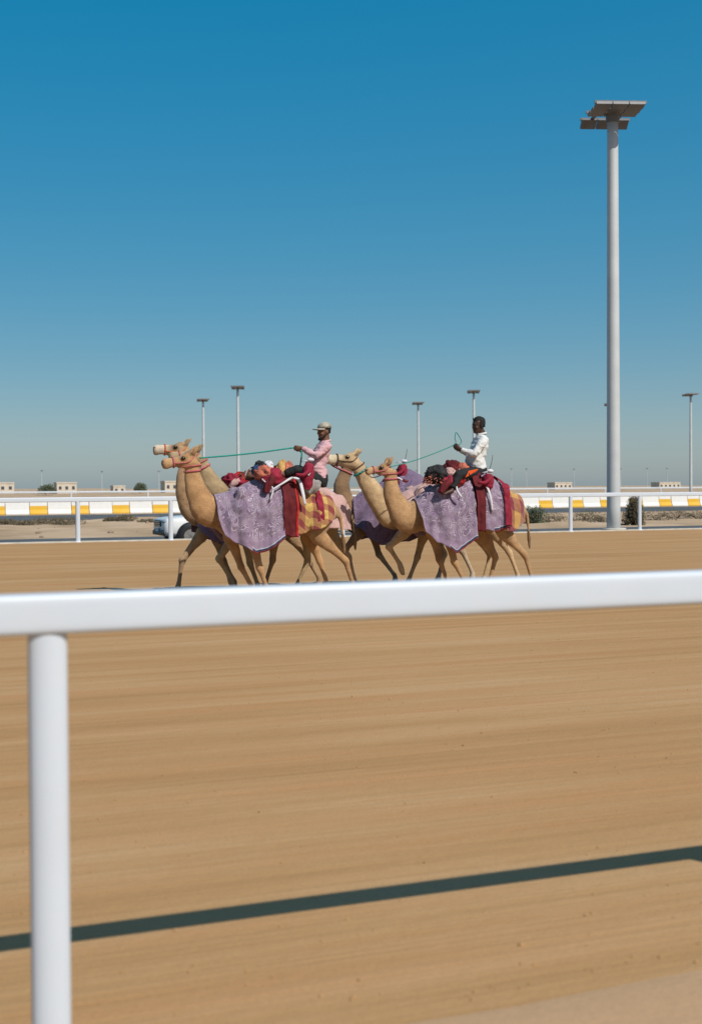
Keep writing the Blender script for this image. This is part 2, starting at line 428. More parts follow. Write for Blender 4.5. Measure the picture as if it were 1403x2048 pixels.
for j in range(len(ys) - 1):
    for i in range(nx - 1): mb.f.append([j * nx + i, j * nx + i + 1, (j + 1) * nx + i + 1, (j + 1) * nx + i])
tag(build(mb, 'ground', M['desert']), kind='structure')

def sheet(name, x0, x1, y0, y1, z, mat, ny=1, bumpy=0.0):
    mb = MB(); n = 60
    for j in range(ny + 1):
        for i in range(n + 1):
            x, y = x0 + (x1 - x0) * i / n, y0 + (y1 - y0) * j / ny
            mb.v.append((x, y, z + bumpy * nz(x * 0.7, y * 1.4)))
    for j in range(ny):
        for i in range(n): mb.f.append([j * (n + 1) + i, j * (n + 1) + i + 1, (j + 1) * (n + 1) + i + 1, (j + 1) * (n + 1) + i])
    return tag(build(mb, name, mat), kind='structure')
sheet('track', -700, 900, VERGE - 0.4, TRACK_FAR + 0.05, 0.0, M['track'], 30)
# near verge: trodden pale sand lapping unevenly over the track edge
mb = MB(); n = 220
rows = [(-60.0, 0.0, 0.03), (2.6, 0.0, 0.03), (VERGE - 0.22, 0.03, 0.026), (VERGE, 0.05, 0.006), (VERGE + 0.1, 0.06, -0.012)]
for (y, wob, z) in rows:
    for i in range(n + 1):
        x = -22 + 66 * i / n
        mb.v.append((x, y + wob * (nz(x * 0.8) + 0.5 * nz(x * 3.1)), z))
for j in range(len(rows) - 1):
    for i in range(n): mb.f.append([j * (n + 1) + i, j * (n + 1) + i + 1, (j + 1) * (n + 1) + i + 1, (j + 1) * (n + 1) + i])
tag(build(mb, 'track_verge', M['verge']), kind='structure')
sheet('service_road', -700, 900, ROAD_A[0], ROAD_A[1], -0.405, M['asphalt'])
sheet('perimeter_road', -700, 900, ROAD_B[0], ROAD_B[1], -0.118, M['asphalt'])
mb = MB().box((100, TRACK_FAR + 0.12, 0.0), (1600, 0.16, 0.09))
tag(build(mb, 'track_kerb', M['kerb'], shade=False), kind='structure')

rnd = random.Random(21); mb = MB()
for k in range(1500):
    y = VERGE + 0.1 + 34 * rnd.random() ** 1.6; x = y * math.tan(YAW) + rnd.uniform(-1, 1) * (1.5 + y * 0.42)
    sz = rnd.uniform(.003, .008) * (1.6 if rnd.random() < 0.08 else 1)
    rot = Matrix.Rotation(rnd.uniform(0, 3), 3, 'Z')
    mb.ball((x, y, sz * 0.25), (sz * rnd.uniform(1, 1.6), sz, sz * .7), 5, 3, rot)
tag(build(mb, 'sand_clods', M['track'], shade=False), 'small clods of sand scattered over the track', 'clods', kind='stuff')

# ---- white running rails
def running_rail(label, Y, h, x0, x1, phase, step, rr, pr):
    root = empty('running_rail', (phase, Y, 0), label, 'rail', 'white running rails')
    mb = MB(); n = max(2, int((x1 - x0) / 3))
    rings = []
    for i in range(n + 1):
        x = x0 + (x1 - x0) * i / n
        rings.append([Vector((x, Y + rr[1] * math.copysign(abs(math.cos(t)) ** 0.34, math.cos(t)), h + rr[0] * math.copysign(abs(math.sin(t)) ** 0.34, math.sin(t)))) for t in [2 * math.pi * (k + 0.5) / 40 for k in range(40)]])
    mb.rings(rings); build(mb, 'rail', M['rail'], root)
    pm = MB(); pm.tube([((0, 0.0, -0.3), pr[0], pr[1]), ((0, 0.0, h * 0.5), pr[0], pr[1]), ((0, 0.0, h), pr[0], pr[1])], side=(1, 0, 0), seg=20, sub=3, caps=False)
    pm.tube([((0, 0, -0.02), pr[0] * 1.7, pr[1] * 1.7), ((0, 0, 0.03), pr[0] * 1.7, pr[1] * 1.7), ((0, 0, 0.05), pr[0] * 1.1, pr[1] * 1.1)], side=(1, 0, 0), seg=16, sub=2)
    me = pm.mesh('post')
    k0, k1 = math.ceil((x0 - phase) / step), math.floor((x1 - phase) / step)
    for k in range(k0, k1 + 1): link('post', me, M['rail'], root, (k * step, 0, 0))
    return root
nearx = PXZ(98, 0.9, RAIL_NEAR).x
running_rail('thick white running rail crossing the foreground in front of the camels', RAIL_NEAR, 1.331, -10.5, 25.0, nearx, 3.5, (0.057, 0.045), (0.055, 0.034))
farx = PXZ(1140, 0.6, TRACK_FAR + 0.12).x
running_rail('white running rail along the far edge of the sand track', TRACK_FAR + 0.12, 1.36, -40, 95, farx, 3.0, (0.075, 0.06), (0.075, 0.06))
running_rail('thin distant white rail just below the horizon', RAIL_OUT, 1.30, -80, 300, 20.0, 12.0, (0.13, 0.08), (0.12, 0.08))

# ---- painted barrier blocks beyond the perimeter road
prof = [(-0.34, 0.0), (-0.34, 0.10), (-0.20, 0.36), (-0.163, 0.64), (-0.13, 0.92), (0.13, 0.92), (0.163, 0.64), (0.20, 0.36), (0.34, 0.10), (0.34, 0.0)]
def barrier_mesh(mat, L):
    mb = MB()
    mb.rings([[Vector((x, a, b)) for a, b in prof] for x in (-L, L)])
    me = mb.mesh('barrier_block'); me.materials.append(mat); me.materials.append(M['bar_white'])
    for q in me.polygons:        # the top edge is white on every block
        if q.center.z > 0.66 and len(q.vertices) == 4: q.material_index = 1
    return me
bm_w, bm_y = barrier_mesh(M['bar_white'], 0.845), barrier_mesh(M['bar_yellow'], 0.63)
ph = PXZ(160, 0.4, BARRIER).x
xa, xb = PXZ(-40, 0.4, BARRIER).x, PXZ(1445, 0.4, BARRIER).x
hid0, hid1 = PXZ(352, 0.4, BARRIER).x, PXZ(1035, 0.4, BARRIER).x
k0, k1 = math.floor((xa - ph) / 1.5), math.ceil((xb - ph) / 1.5)
ordw = ['first', 'second', 'third', 'fourth', 'fifth', 'sixth', 'seventh', 'eighth', 'ninth', 'tenth', 'eleventh', 'twelfth']
blocks = []
for k in range(k0, k1 + 1):
    yel = k % 2 == 0
    o = link('barrier_block', bm_y if yel else bm_w, None, None, (ph + k * 1.5, BARRIER + 0.05 * nz(k * 1.7), -0.13 + 0.01 * nz(k * 3.3)), shade=False)
    o.rotation_euler.z = 0.012 * nz(k * 2.1)
    bv = o.modifiers.new('bevel', 'BEVEL'); bv.width = 0.03; bv.segments = 2
    blocks.append((ph + k * 1.5, yel, o))
for yel, cn in ((True, 'yellow'), (False, 'white')):
    L = [b for b in blocks if b[1] == yel]
    lf = [b for b in L if xa + 0.8 < b[0] < hid0]; rg = [b for b in L if hid1 < b[0] < xb - 0.8][::-1]
    for i, b in enumerate(lf): tag(b[2], f'{cn} painted concrete barrier block, {ordw[i]} {cn} one from the left photo edge', 'barrier', 'painted barrier blocks by the road')
    for i, b in enumerate(rg): tag(b[2], f'{cn} painted concrete barrier block, {ordw[i]} {cn} one from the right photo edge', 'barrier', 'painted barrier blocks by the road')
    for b in L:
        if 'label' not in b[2]: tag(b[2], f'{cn} painted concrete barrier block behind the camels or past the photo edge', 'barrier', 'painted barrier blocks by the road')

# ---- floodlight masts
def make_mast(H, r0_, r1_, name_label):
    root = empty('floodlight_mast', (0, 0, 0), name_label, 'light mast', 'floodlight masts')
    mb = MB().tube([((0, 0, -0.3), r0_, r0_), ((0, 0, H * 0.5), (r0_ + r1_) / 2, (r0_ + r1_) / 2), ((0, 0, H - 0.15), r1_, r1_)], seg=20, sub=4)
    build(mb, 'shaft', M['mast'], root)
    build(MB().box((-0.1, -r0_ * 0.97, 1.05), (0.16, 0.05, 0.55)), 'hatch', M['frame'], root, shade=False, bevel=0.01)
    mb = MB().tube([((0, 0, -0.3), r0_ * 1.8, r0_ * 1.8), ((0, 0, 0.42), r0_ * 1.8, r0_ * 1.8)], seg=20, sub=1)
    build(mb, 'footing', M['kerb'], root, shade=False, bevel=0.03)
    mb = MB()
    for y, ox in ((-1.15, 0.0), (-0.2, 0.0), (1.15, 0.0)): mb.box((ox, y, H - 0.05), (2.0, 0.09, 0.11))
    for x in (-0.5, 0.5): mb.box((x, 0, H - 0.02), (0.10, 2.3, 0.10))
    mb.tube([((0, 0, H - 0.5), r1_ * 1.25, r1_ * 1.25), ((0, 0, H + 0.02), r1_ * 1.25, r1_ * 1.25)], seg=16, sub=1)
    build(mb, 'head_frame', M['frame'], root, shade=False)
    hm = MB().box((0, 0, 0), (0.60, 0.10, 0.44)); hme = hm.mesh('floodlight'); hme.materials.append(M['frame'])
    lm = MB().box((0, -0.056, 0), (0.54, 0.02, 0.38)); lme = lm.mesh('lens'); lme.materials.append(M['lens'])
    for y, tilt, n, dz in ((-1.24, -52, 3, -0.20), (1.02, -80, 3, -0.13), (0.52, -84, 3, -0.15), (0.02, -86, 3, -0.15)):
        for i in range(n):
            f = link('floodlight', hme, None, root, ((i - 1) * 0.64, y, H + dz + 0.0), shade=False); f.rotation_euler.x = R(tilt) * -1 if y > 9 else R(tilt)
            g = link('lens', lme, None, f, (0, 0, 0), shade=False)
    return root
def ord_label(px): return ''
big = make_mast(16.7, 0.27, 0.21, 'tall grey floodlight mast rising high beside the track on the right')
q = PXZ(1226, 0.0, 42.9); big.location = (q.x, 42.9, -0.38); big.rotation_euler.z = R(162)
far_mast = make_mast(17.0, 0.26, 0.17, 'x')
mid = [(407, 797, 'thin distant light mast above the heads of the leading camels'),
       (476, 770, 'distant light mast between the leading camels and the rider in pink'),
       (836, 803, 'distant light mast left of the rider in the white shirt'),
       (947, 779, 'distant light mast right behind the head of the rider in white'),
       (1218, 808, 'distant light mast standing behind the tall near mast'),
       (1380, 787, 'distant light mast near the right photo edge')]
tiny = [(84, 941), (204, 941), (318, 941), (560, 942), (742, 941), (832, 941), (1022, 937), (1052, 937), (1147, 937), (1240, 936), (1293, 936), (1333, 935)]
first = True
for px, py, lab in mid + [(a, b, None) for a, b in tiny]:
    hor = 980 - 9 * px / 1403
    Z = F * 15.4 / (hor - py)
    u = (px - W0 / 2) / F
    Y = Z * (math.cos(YAW) - u * math.sin(YAW))
    o = far_mast if first else copy_tree(far_mast); first = False
    x = PXZ(px, 8.0, Y).x
    o.location = (x, Y, ground_z(x, Y)); o.rotation_euler.z = R(160 + 25 * nz(px * 0.37))
    if lab is None:
        i = [t[0] for t in tiny].index(px)
        lab = f'tiny far light mast on the horizon, {ordw[i]} of the faint row from the left'
    tag(o, lab)

# ---- shrubs, trees, stones
def leaf_clump(mb, c, rx, ry, rz, n, size, seed):
    rnd = random.Random(seed)
    for _ in range(n):
        while True:
            q = Vector((rnd.uniform(-1, 1), rnd.uniform(-1, 1), rnd.uniform(-0.15, 1)))
            if 0.25 < q.length < 1 and nz(q.x * 2.2 + seed, q.y * 2.2, q.z * 2.2) > -0.18: break
        p = Vector(c) + Vector((q.x * rx, q.y * ry, q.z * rz))
        a = Vector((rnd.gauss(0, 1), rnd.gauss(0, 1), rnd.gauss(0, 1))).normalized(); b = a.orthogonal().normalized()
        s = size * rnd.uniform(0.6, 1.4); i = len(mb.v)
        mb.v += [p - a * s, p + b * s * 0.45, p + a * s, p - b * s * 0.45]; mb.f.append([i, i + 1, i + 2, i + 3])
def shrub(name, px, Y, wd, ht, mat, label, cat, group, seed, n=420, size=0.05, trunk=0.0):
    x = PXZ(px, 0.2, Y).x; g = ground_z(x, Y)
    root = empty(name, (x, Y, g), label, cat, group)
    rnd = random.Random(seed); mb = MB()
    for k in range(9 if not trunk else 6):
        a = rnd.uniform(0, 6.28); l = rnd.uniform(0.4, 0.85)
        e = Vector((x + math.cos(a) * wd * 0.5 * l, Y + math.sin(a) * wd * 0.5 * l, g + ht * (0.55 + 0.3 * rnd.random())))
        s0 = Vector((x, Y, g - 0.05)); m = (s0 + e) * 0.5 + Vector((0, 0, 0.1 * ht)) if not trunk else Vector((x, Y, g + trunk))
        mb.tube([(s0, 0.018 * max(1, trunk * 3)), (m, 0.013 * max(1, trunk * 2)), (e, 0.005)], seg=5, sub=2)
    build(mb, 'trunk' if trunk else 'stem', M['twig'], root)
    mb = MB()
    leaf_clump(mb, (x, Y, g + (trunk if trunk else 0.02)), wd / 2, wd / 2, ht - (trunk or 0), n, size, seed)
    for k in range(3):
        leaf_clump(mb, (x + rnd.uniform(-.3, .3) * wd, Y + rnd.uniform(-.3, .3) * wd, g + (trunk or 0) + ht * 0.1), wd * 0.3, wd * 0.3, (ht - (trunk or 0)) * rnd.uniform(0.7, 1.05), n // 4, size, seed + k + 1)
    build(mb, 'crown' if trunk else 'foliage', mat, root, shade=False)
shrub('bush', 1266, 57.5, 1.25, 1.50, M['leaf_dry'], 'tall dense dark bush right of the tall light mast', 'bush', 'roadside shrubs', 11, 3400, 0.055)
shrub('bush', 1074, 60.5, 1.25, 0.95, M['leaf_green'], 'rounded grey green bush between the last camel and the mast', 'bush', 'roadside shrubs', 12, 1500, 0.05)
low = [(12, 71, 1.5, .26), (50, 70, 1.3, .28), (92, 71, 1.9, .34), (136, 70, 2.1, .40), (225, 71, 1.1, .22), (254, 70, 1.3, .30), (298, 69, 1.4, .2),
       (1034, 62, 2.2, .5), (1100, 63, 2.3, .55), (1172, 64, 2.0, .6), (1200, 62, 1.5, .45), (1310, 63, 1.8, .5), (1352, 64, 2.4, .55), (1395, 63, 2.2, .5)]
for i, (px, Y, wd, ht) in enumerate(low):
    side = f'{ordw[i]} low dry shrub from the left photo edge, on sand beyond the road' if i < 7 else f'{ordw[13 - i]} low dry shrub from the right photo edge, beyond the road'
    shrub('low_shrub', px, Y, wd, ht, M['leaf_dry'], side, 'shrub', 'roadside shrubs', 30 + i, 520, 0.045)
shrub('acacia_tree', 92, 330, 4.6, 2.7, M['leaf_green'], 'low dark spreading tree on the horizon at far left', 'tree', 'horizon trees', 61, 900, 0.22, 0.8)
shrub('acacia_tree', 280, 340, 3.4, 3.0, M['leaf_green'], 'small dark tree on the horizon left of the leading camels', 'tree', 'horizon trees', 62, 800, 0.2, 0.8)
rnd = random.Random(5); mb = MB()
for k in range(420):
    if k < 260: x, y = rnd.uniform(-25, 85), rnd.uniform(57, 75.5)
    else: x, y = rnd.uniform(-20, 160), rnd.uniform(100, 190)
    if k < 260 and x < 25 and rnd.random() < 0.55: continue
    s = rnd.uniform(0.05, 0.16) * (1.0 if k < 260 else 2.2)
    rot = Matrix.Rotation(rnd.uniform(0, 3), 3, 'Z') @ Matrix.Rotation(rnd.uniform(0, 1), 3, 'X')
    mb.ball((x, y, ground_z(x, y) + s * 0.2), (s * 1.3, s, s * 0.7), 6, 3, rot)
tag(build(mb, 'rubble', M['stone'], shade=False), 'scattered stones on the sand beyond the road', 'stones', kind='stuff')

# ---- far buildings
def house(px, Y, wd, dp, ht, label, nwin):
    x = PXZ(px, 1.0, Y).x; g = ground_z(x, Y) - 0.3; ht += 0.3
    root = empty('flat_roofed_building', (x, Y, g), label, 'building', 'buildings on the horizon')
    build(MB().box((x, Y, g + ht / 2), (wd, dp, ht)), 'wall', M['house'], root, shade=False)
    mb = MB()
    for dx, dy, sx, sy in ((0, -dp / 2, wd + 0.2, 0.25), (0, dp / 2, wd + 0.2, 0.25), (-wd / 2, 0, 0.25, dp - 0.25), (wd / 2, 0, 0.25, dp - 0.25)):
        mb.box((x + dx, Y + dy, g + ht + 0.18), (sx, sy, 0.42))
    build(mb, 'parapet', M['house'], root, shade=False)
    for i in range(nwin):
        wx = x - wd / 2 + wd * (i + 0.5) / nwin
        f = build(MB().box((wx, Y - dp / 2 - 0.03, g + ht * 0.6), (wd / nwin * 0.4, 0.1, ht * 0.28)), 'window', M['window'], root, shade=False)
house(4, 420, 7, 6, 3.2, 'pale flat building on the horizon at the left photo edge', 3)
house(131, 400, 6.0, 6, 3.1, 'pale flat building on the horizon right of a dark tree', 3)
house(236, 430, 4.0, 5, 2.3, 'smallest pale building on the left horizon, right of two others', 2)
house(345, 400, 6.2, 6, 3.4, 'pale building on the horizon in front of the camel necks', 3)
house(1118, 520, 9, 7, 3.2, 'pale low building on the right horizon left of the mast', 4)
house(1330, 520, 12, 7, 3.0, 'long low building on the right horizon past the mast', 5)

# ---- white off-road car on the service road, heading left
def car():
    Yc = 45.2; x0 = PXZ(329, 0.3, Yc - 0.95).x; z0 = -0.405
    root = empty('white_car', (x0 + 2.45, Yc, z0), 'white off-road car half hidden behind the leading camels', 'car')
    def rr(x, zb, zt, hw, p=5.0, n=28, top=1.0):
        out = []
        for k in range(n):
            t = 2 * math.pi * k / n; c, s = math.cos(t), math.sin(t)
            yy = math.copysign(abs(c) ** (2 / p), c) * hw; zz = math.copysign(abs(s) ** (2 / p), s)
            if zz > 0: yy *= 1 - (1 - top) * zz
            out.append(Vector((x0 + x, Yc + yy, z0 + (zb + zt) / 2 + zz * (zt - zb) / 2)))
        return out
    mb = MB(); mb.rings([rr(*a) for a in ((0.0, .50, .98, .74), (0.05, .44, 1.02, .86), (0.16, .40, 1.06, .93), (0.5, .36, 1.10, .965), (1.2, .34, 1.14, .97), (1.5, .34, 1.17, .97), (3.0, .34, 1.17, .975), (4.4, .34, 1.16, .97), (4.8, .38, 1.14, .94), (4.9, .46, 1.08, .86))])
    body = build(mb, 'body', M['paint'], root)
    mb = MB(); mb.rings([rr(x, 1.05, zt, hw, 4.0, 28, tp) for x, zt, hw, tp in ((1.30, 1.14, .90, .97), (1.6, 1.45, .91, .88), (1.95, 1.80, .91, .80), (2.3, 1.89, .92, .79), (3.4, 1.91, .92, .79), (4.5, 1.86, .91, .80), (4.75, 1.6, .90, .86), (4.86, 1.1, .88, .95))])
    build(mb, 'cabin', M['paint'], root)
    for sgn in (-1, 1):
        for xa_, xb_ in ((1.85, 2.75), (2.85, 3.75), (3.85, 4.55)):
            mb = MB(); lo, hi = 1.22, 1.72; ins = 0.22 if xa_ < 2 else 0.03
            ya, yb = 0.915 * sgn, 0.80 * sgn
            q = [(xa_, ya, lo), (xb_, ya, lo), (xb_ - 0.03, yb, hi), (xa_ + ins, yb, hi)]
            for off in (-0.05, 0.012): mb.v += [Vector((x0 + a, Yc + b + off * sgn, z0 + c)) for a, b, c in q]
            mb.f += [[0, 1, 2, 3], [4, 5, 6, 7], [0, 1, 5, 4], [1, 2, 6, 5], [2, 3, 7, 6], [3, 0, 4, 7]]
            build(mb, 'side_window', M['glass'], root, shade=False)
        for xh in (2.6, 3.6): build(MB().box((x0 + xh, Yc + 0.985 * sgn, z0 + 1.02), (0.2, 0.03, 0.03)), 'door_handle', M['chrome'], root, shade=False, bevel=0.008)
        build(MB().ball((x0 + 1.75, Yc + 1.04 * sgn, z0 + 1.25), (0.07, 0.13, 0.10)), 'wing_mirror', M['paint'], root)
        build(MB().ball((x0 + 0.10, Yc + 0.66 * sgn, z0 + 0.93), (0.13, 0.22, 0.085)), 'headlight', M['lamp'], root)
        build(MB().box((x0 + 0.05, Yc + 0.66 * sgn, z0 + 0.60), (0.10, 0.22, 0.10)), 'fog_lamp', M['trim'], root, shade=False, bevel=0.02)
        for xw in (0.93, 3.85):
            build(MB().tube([((x0 + xw, Yc + 0.70 * sgn, z0 + .41), .50, .50), ((x0 + xw, Yc + 0.983 * sgn, z0 + .41), .50, .50)], seg=32, sub=1, side=(1, 0, 0)), 'wheel_arch', M['trim'], root)
            ty = build(MB().tube([((x0 + xw, Yc + 0.72 * sgn, z0 + .40), .37, .37), ((x0 + xw, Yc + .75 * sgn, z0 + .40), .40, .40), ((x0 + xw, Yc + .97 * sgn, z0 + .40), .40, .40), ((x0 + xw, Yc + 1.0 * sgn, z0 + .40), .36, .36)], seg=32, sub=1, side=(1, 0, 0)), 'wheel', M['tyre'], root)
            mb = MB().tube([((x0 + xw, Yc + .98 * sgn, z0 + .40), .25, .25), ((x0 + xw, Yc + 1.012 * sgn, z0 + .40), .25, .25)], seg=24, sub=1, side=(1, 0, 0))
            for k in range(6):
                a = k * math.pi / 3; mb.box((x0 + xw + .13 * math.cos(a), Yc + 1.018 * sgn, z0 + .40 + .13 * math.sin(a)), (.22, .02, .05), Matrix.Rotation(-a, 3, 'Y'))
            build(mb, 'rim', M['chrome'], root, ty, shade=False)
    # grille with bars, bumper, windscreen
    g = build(MB().box((x0 + 0.0, Yc, z0 + 0.86), (0.10, 0.92, 0.22)), 'grille', M['trim'], root, shade=False, bevel=0.02)
    mb = MB()
    for k in range(3): mb.box((x0 - 0.055, Yc, z0 + 0.79 + k * 0.07), (0.02, 0.88, 0.022))
    build(mb, 'grille_bar', M['chrome'], root, g, shade=False)
    build(MB().box((x0 + 0.02, Yc, z0 + 0.52), (0.14, 1.5, 0.16)), 'bumper_grille', M['trim'], root, shade=False, bevel=0.03)
    build(MB().box((x0 - 0.055, Yc, z0 + 0.63), (0.02, 0.5, 0.11)), 'number_plate', M['bar_white'], root, shade=False)
    mb = MB()
    q = [(1.40, -.78, 1.20), (1.40, .78, 1.20), (1.90, .68, 1.74), (1.90, -.68, 1.74)]
    for off in (0.03, -0.035): mb.v += [Vector((x0 + a + off, Yc + b, z0 + c - off)) for a, b, c in q]
    mb.f += [[0, 1, 2, 3], [4, 5, 6, 7], [0, 1, 5, 4], [1, 2, 6, 5], [2, 3, 7, 6], [3, 0, 4, 7]]
    build(mb, 'windscreen', M['glass'], root, shade=False)
car()

# ------------------------------------------------------------------ camels
# barrel of a lean racing camel: metres behind the chest front, back line, belly line, half width
TORSO = [(0.0, 1.46, 1.10, .15), (0.12, 1.56, 1.00, .22), (0.30, 1.66, .93, .275), (0.55, 1.76, .90, .315), (0.80, 1.91, .92, .335), (0.98, 1.97, .95, .335),
         (1.15, 1.91, .98, .32), (1.35, 1.76, 1.05, .275), (1.55, 1.64, 1.13, .235), (1.72, 1.53, 1.18, .19), (1.84, 1.42, 1.21, .15), (1.90, 1.36, 1.24, .09)]
GROUPC = 'training camels on the sand track'
BODY = {}
def camel(key, Yc, chest_px, head, neck, legs, cloth, label, coat=(0.340, 0.214, 0.113), muzzle=None, lowleg=None, halter='pink_rope', collar='pink_rope', voxel=0.019, tail=0.0):
    """head: (muzzle px,py, poll px,py); neck: [(px,py,half depth)] from head to chest; legs: side, kind, then (px,z) of the joints"""
    X0 = PXZ(chest_px, 1.1, Yc).x
    org = Vector((X0 + 0.95, Yc, 0.0))
    root = empty('camel', org, label, 'camel', GROUPC)
    mb = MB(); sideY = (0, 1, 0)
    rings = []
    n = 40
    for i in range(n + 1):
        x = 1.90 * i / n; t, b, wd = interp(TORSO, x)
        rg = []
        for k in range(28):
            th = 2 * math.pi * k / 28; c, s = math.cos(th), math.sin(th)
            yy = math.copysign(abs(c) ** 0.9, c) * wd
            if s > 0: yy *= 1 - 0.30 * s ** 1.5 * (1 if x < 1.4 else 0.6)
            rg.append(Vector((X0 + x, Yc + yy, (t + b) / 2 + s * (t - b) / 2)))
        rings.append(rg)
    mb.rings(rings)
    # neck
    mz = P(head[0], head[1], Yc); pl = P(head[2], head[3], Yc)
    npts = [(pl + Vector((0.03, 0, -0.02)), 0.075, 0.10)]
    for px, py, hd in neck:
        q = P(px, py, Yc); hd *= 0.91; npts.append((q, hd * 0.64, hd))
    npts.append((Vector((X0 + 0.30, Yc, 1.38)), 0.20, 0.26))
    mb.tube(npts, side=sideY, seg=20, sub=5)
    # head
    ax = (mz - pl); hl = ax.length; ax.normalize(); e = Vector((0, 1, 0)); nn = e.cross(ax)
    if nn.z < 0: nn = -nn
    prof_ = [(-0.06, 0.0, .060, .070), (0.08, -.010, .082, .105), (0.25, -.020, .092, .118), (0.42, -.012, .085, .100), (0.58, -.002, .066, .086), (0.74, .0, .060, .080), (0.88, -.006, .064, .084), (0.96, -.016, .056, .070), (1.0, -.018, .034, .040)]
    sc = hl / 0.52 * 0.98
    mb.tube([(pl + ax * (t * hl) + nn * (o * sc), a * sc, b * sc) for t, o, a, b in prof_], side=sideY, seg=18, sub=3)
    mb.ball(pl + ax * (0.90 * hl) - nn * (0.065 * sc), (0.055 * sc, 0.040 * sc, 0.030 * sc))
    mb.ball(pl + ax * (0.16 * hl) + nn * (0.085 * sc), (0.10 * sc, 0.065 * sc, 0.05 * sc))       # crown tuft
    for s in (-1, 1):
        mb.ball(pl + ax * (0.36 * hl) + e * (0.068 * sc * s) + nn * (0.060 * sc), (0.055 * sc, 0.032 * sc, 0.035 * sc))      # brow
        mb.ball(pl + ax * (0.12 * hl) + e * (0.055 * sc * s) - nn * (0.05 * sc), (0.085 * sc, 0.045 * sc, 0.07 * sc))      # cheek
        b0 = pl + ax * (0.06 * hl) + e * (0.062 * s) + nn * (0.085 * sc)
        mb.tube([(b0, .030, .024), (b0 + nn * 0.055 - ax * 0.035 + e * (0.018 * s), .036, .020), (b0 + nn * 0.115 - ax * 0.075 + e * (0.022 * s), .014, .012)], side=ax, seg=8, sub=3)
    # legs
    joints = []
    for side, kind, pts in legs:
        y = Yc + (-0.17 if side == 'near' else 0.17)
        J = [PXZ(px, z, y) for px, z in pts]
        ft = J[-1]; lift = pts[-1][1]
        if kind == 'front':
            sh = Vector((X0 + 0.36, Yc + (-0.19 if side == 'near' else 0.19), 1.40))
            el, kn = J[0], J[1]
            el.y = Yc + (-0.20 if side == 'near' else 0.20)
            fl = kn.lerp(ft, 0.86) if lift > 0.12 else ft + Vector((0.035, 0, 0.15)) + (kn - ft) * 0.05
            mb.tube([(sh + Vector((0.0, 0, 0.12)), .06, .10), (sh, .125, .17), (sh.lerp(el, 0.55), .125, .15), (el, .092, .115), (el.lerp(kn, 0.45), .062, .075), (el.lerp(kn, 0.85), .050, .056), (kn, .056, .064),
                     (kn.lerp(fl, 0.14), .046, .050), (kn.lerp(fl, 0.45), .034, .038), (kn.lerp(fl, 0.82), .036, .038), (fl, .044, .047)], side=sideY, seg=14, sub=3)
        else:
            hp = Vector((X0 + 1.58, Yc + (-0.15 if side == 'near' else 0.15), 1.42))
            st, hk = J[0], J[1]
            st.y = Yc + (-0.19 if side == 'near' else 0.19)
            fl = hk.lerp(ft, 0.86) if lift > 0.12 else ft + Vector((0.035, 0, 0.15)) + (hk - ft) * 0.05
            mb.tube([(hp + Vector((0.02, 0, 0.13)), .07, .12), (hp, .135, .22), (hp.lerp(st, 0.5), .140, .215), (st, .105, .145), (st.lerp(hk, 0.35), .072, .100), (st.lerp(hk, 0.75), .046, .060), (hk, .044, .062),
                     (hk.lerp(fl, 0.15), .038, .046), (hk.lerp(fl, 0.5), .033, .037), (hk.lerp(fl, 0.84), .035, .037), (fl, .043, .046)], side=sideY, seg=14, sub=3)
        if lift > 0.12:      # lifted foot hangs back
            d = (fl - kn if kind == 'front' else fl - hk).normalized(); bk = Vector((0.6, 0, -0.8))
            tip = fl + (d * 0.5 + bk * 0.3 + Vector((-0.1, 0, -0.4))).normalized() * 0.20
            mb.tube([(fl, .045, .046), (fl.lerp(tip, 0.5), .058, .050), (tip, .055, .026)], side=sideY, seg=12, sub=3)
        else:
            mb.tube([(fl, .043, .046), (ft + Vector((0.01, 0, 0.07)), .062, .06), (ft + Vector((0.0, 0, 0.03)), .07, .07)], side=sideY, seg=12, sub=2)
            mb.tube([(ft + Vector((0.09, 0, 0.036)), .05, .030), (ft + Vector((0.0, 0, 0.040)), .082, .040), (ft + Vector((-0.10, 0, 0.036)), .080, .035), (ft + Vector((-0.165, 0, 0.026)), .045, .022)], side=sideY, seg=12, sub=3)
        joints.append(J)
    # tail
    tb = Vector((X0 + 1.86, Yc, 1.36))
    mb.tube([(tb, .045, .05), (tb + Vector((0.09 + tail, 0, -0.14)), .030, .034), (tb + Vector((0.12 + tail * 1.6, 0, -0.38)), .022, .024), (tb + Vector((0.14 + tail * 2, .01, -0.52)), .034, .040), (tb + Vector((0.15 + tail * 2.3, .01, -0.68)), .014, .016)], side=sideY, seg=8, sub=3)
    # hip and shoulder points, rib line
    for s in (-1, 1):
        mb.ball(Vector((X0 + 1.42, Yc + 0.20 * s, 1.60)), (.09, .06, .06)); mb.ball(Vector((X0 + 0.20, Yc + 0.20 * s, 1.22)), (.09, .07, .11))
        mb.ball(Vector((X0 + 0.34, Yc + 0.21 * s, 1.58)), (.07, .06, .13))
    me = remesh(mb, voxel, 4, 0.5)
    nr_ = [Vector(v.normal) for v in me.vertices]
    for v, q in zip(me.vertices, nr_):
        p = v.co
        a = 0.010 * nz(p.x * 4.2 + Yc, p.y * 4.2, p.z * 4.2) + 0.006 * nz(p.x * 11, p.y * 11 + Yc, p.z * 11)
        if 0.55 < p.x - X0 < 1.35 and 1.0 < p.z < 1.6: a += 0.004 * math.sin((p.x - X0) * 62 + p.z * 9)
        if p.z < 0.7: a *= 0.35
        v.co = p + q * a
    me.update()
    # coat colours
    ca = me.color_attributes.new('coat', 'FLOAT_COLOR', 'POINT')
    base = Vector(coat); dk = Vector((coat[0] * 0.62, coat[1] * 0.56, coat[2] * 0.5)); pale = Vector((min(1, coat[0] * 1.18), coat[1] * 1.30, coat[2] * 1.55))
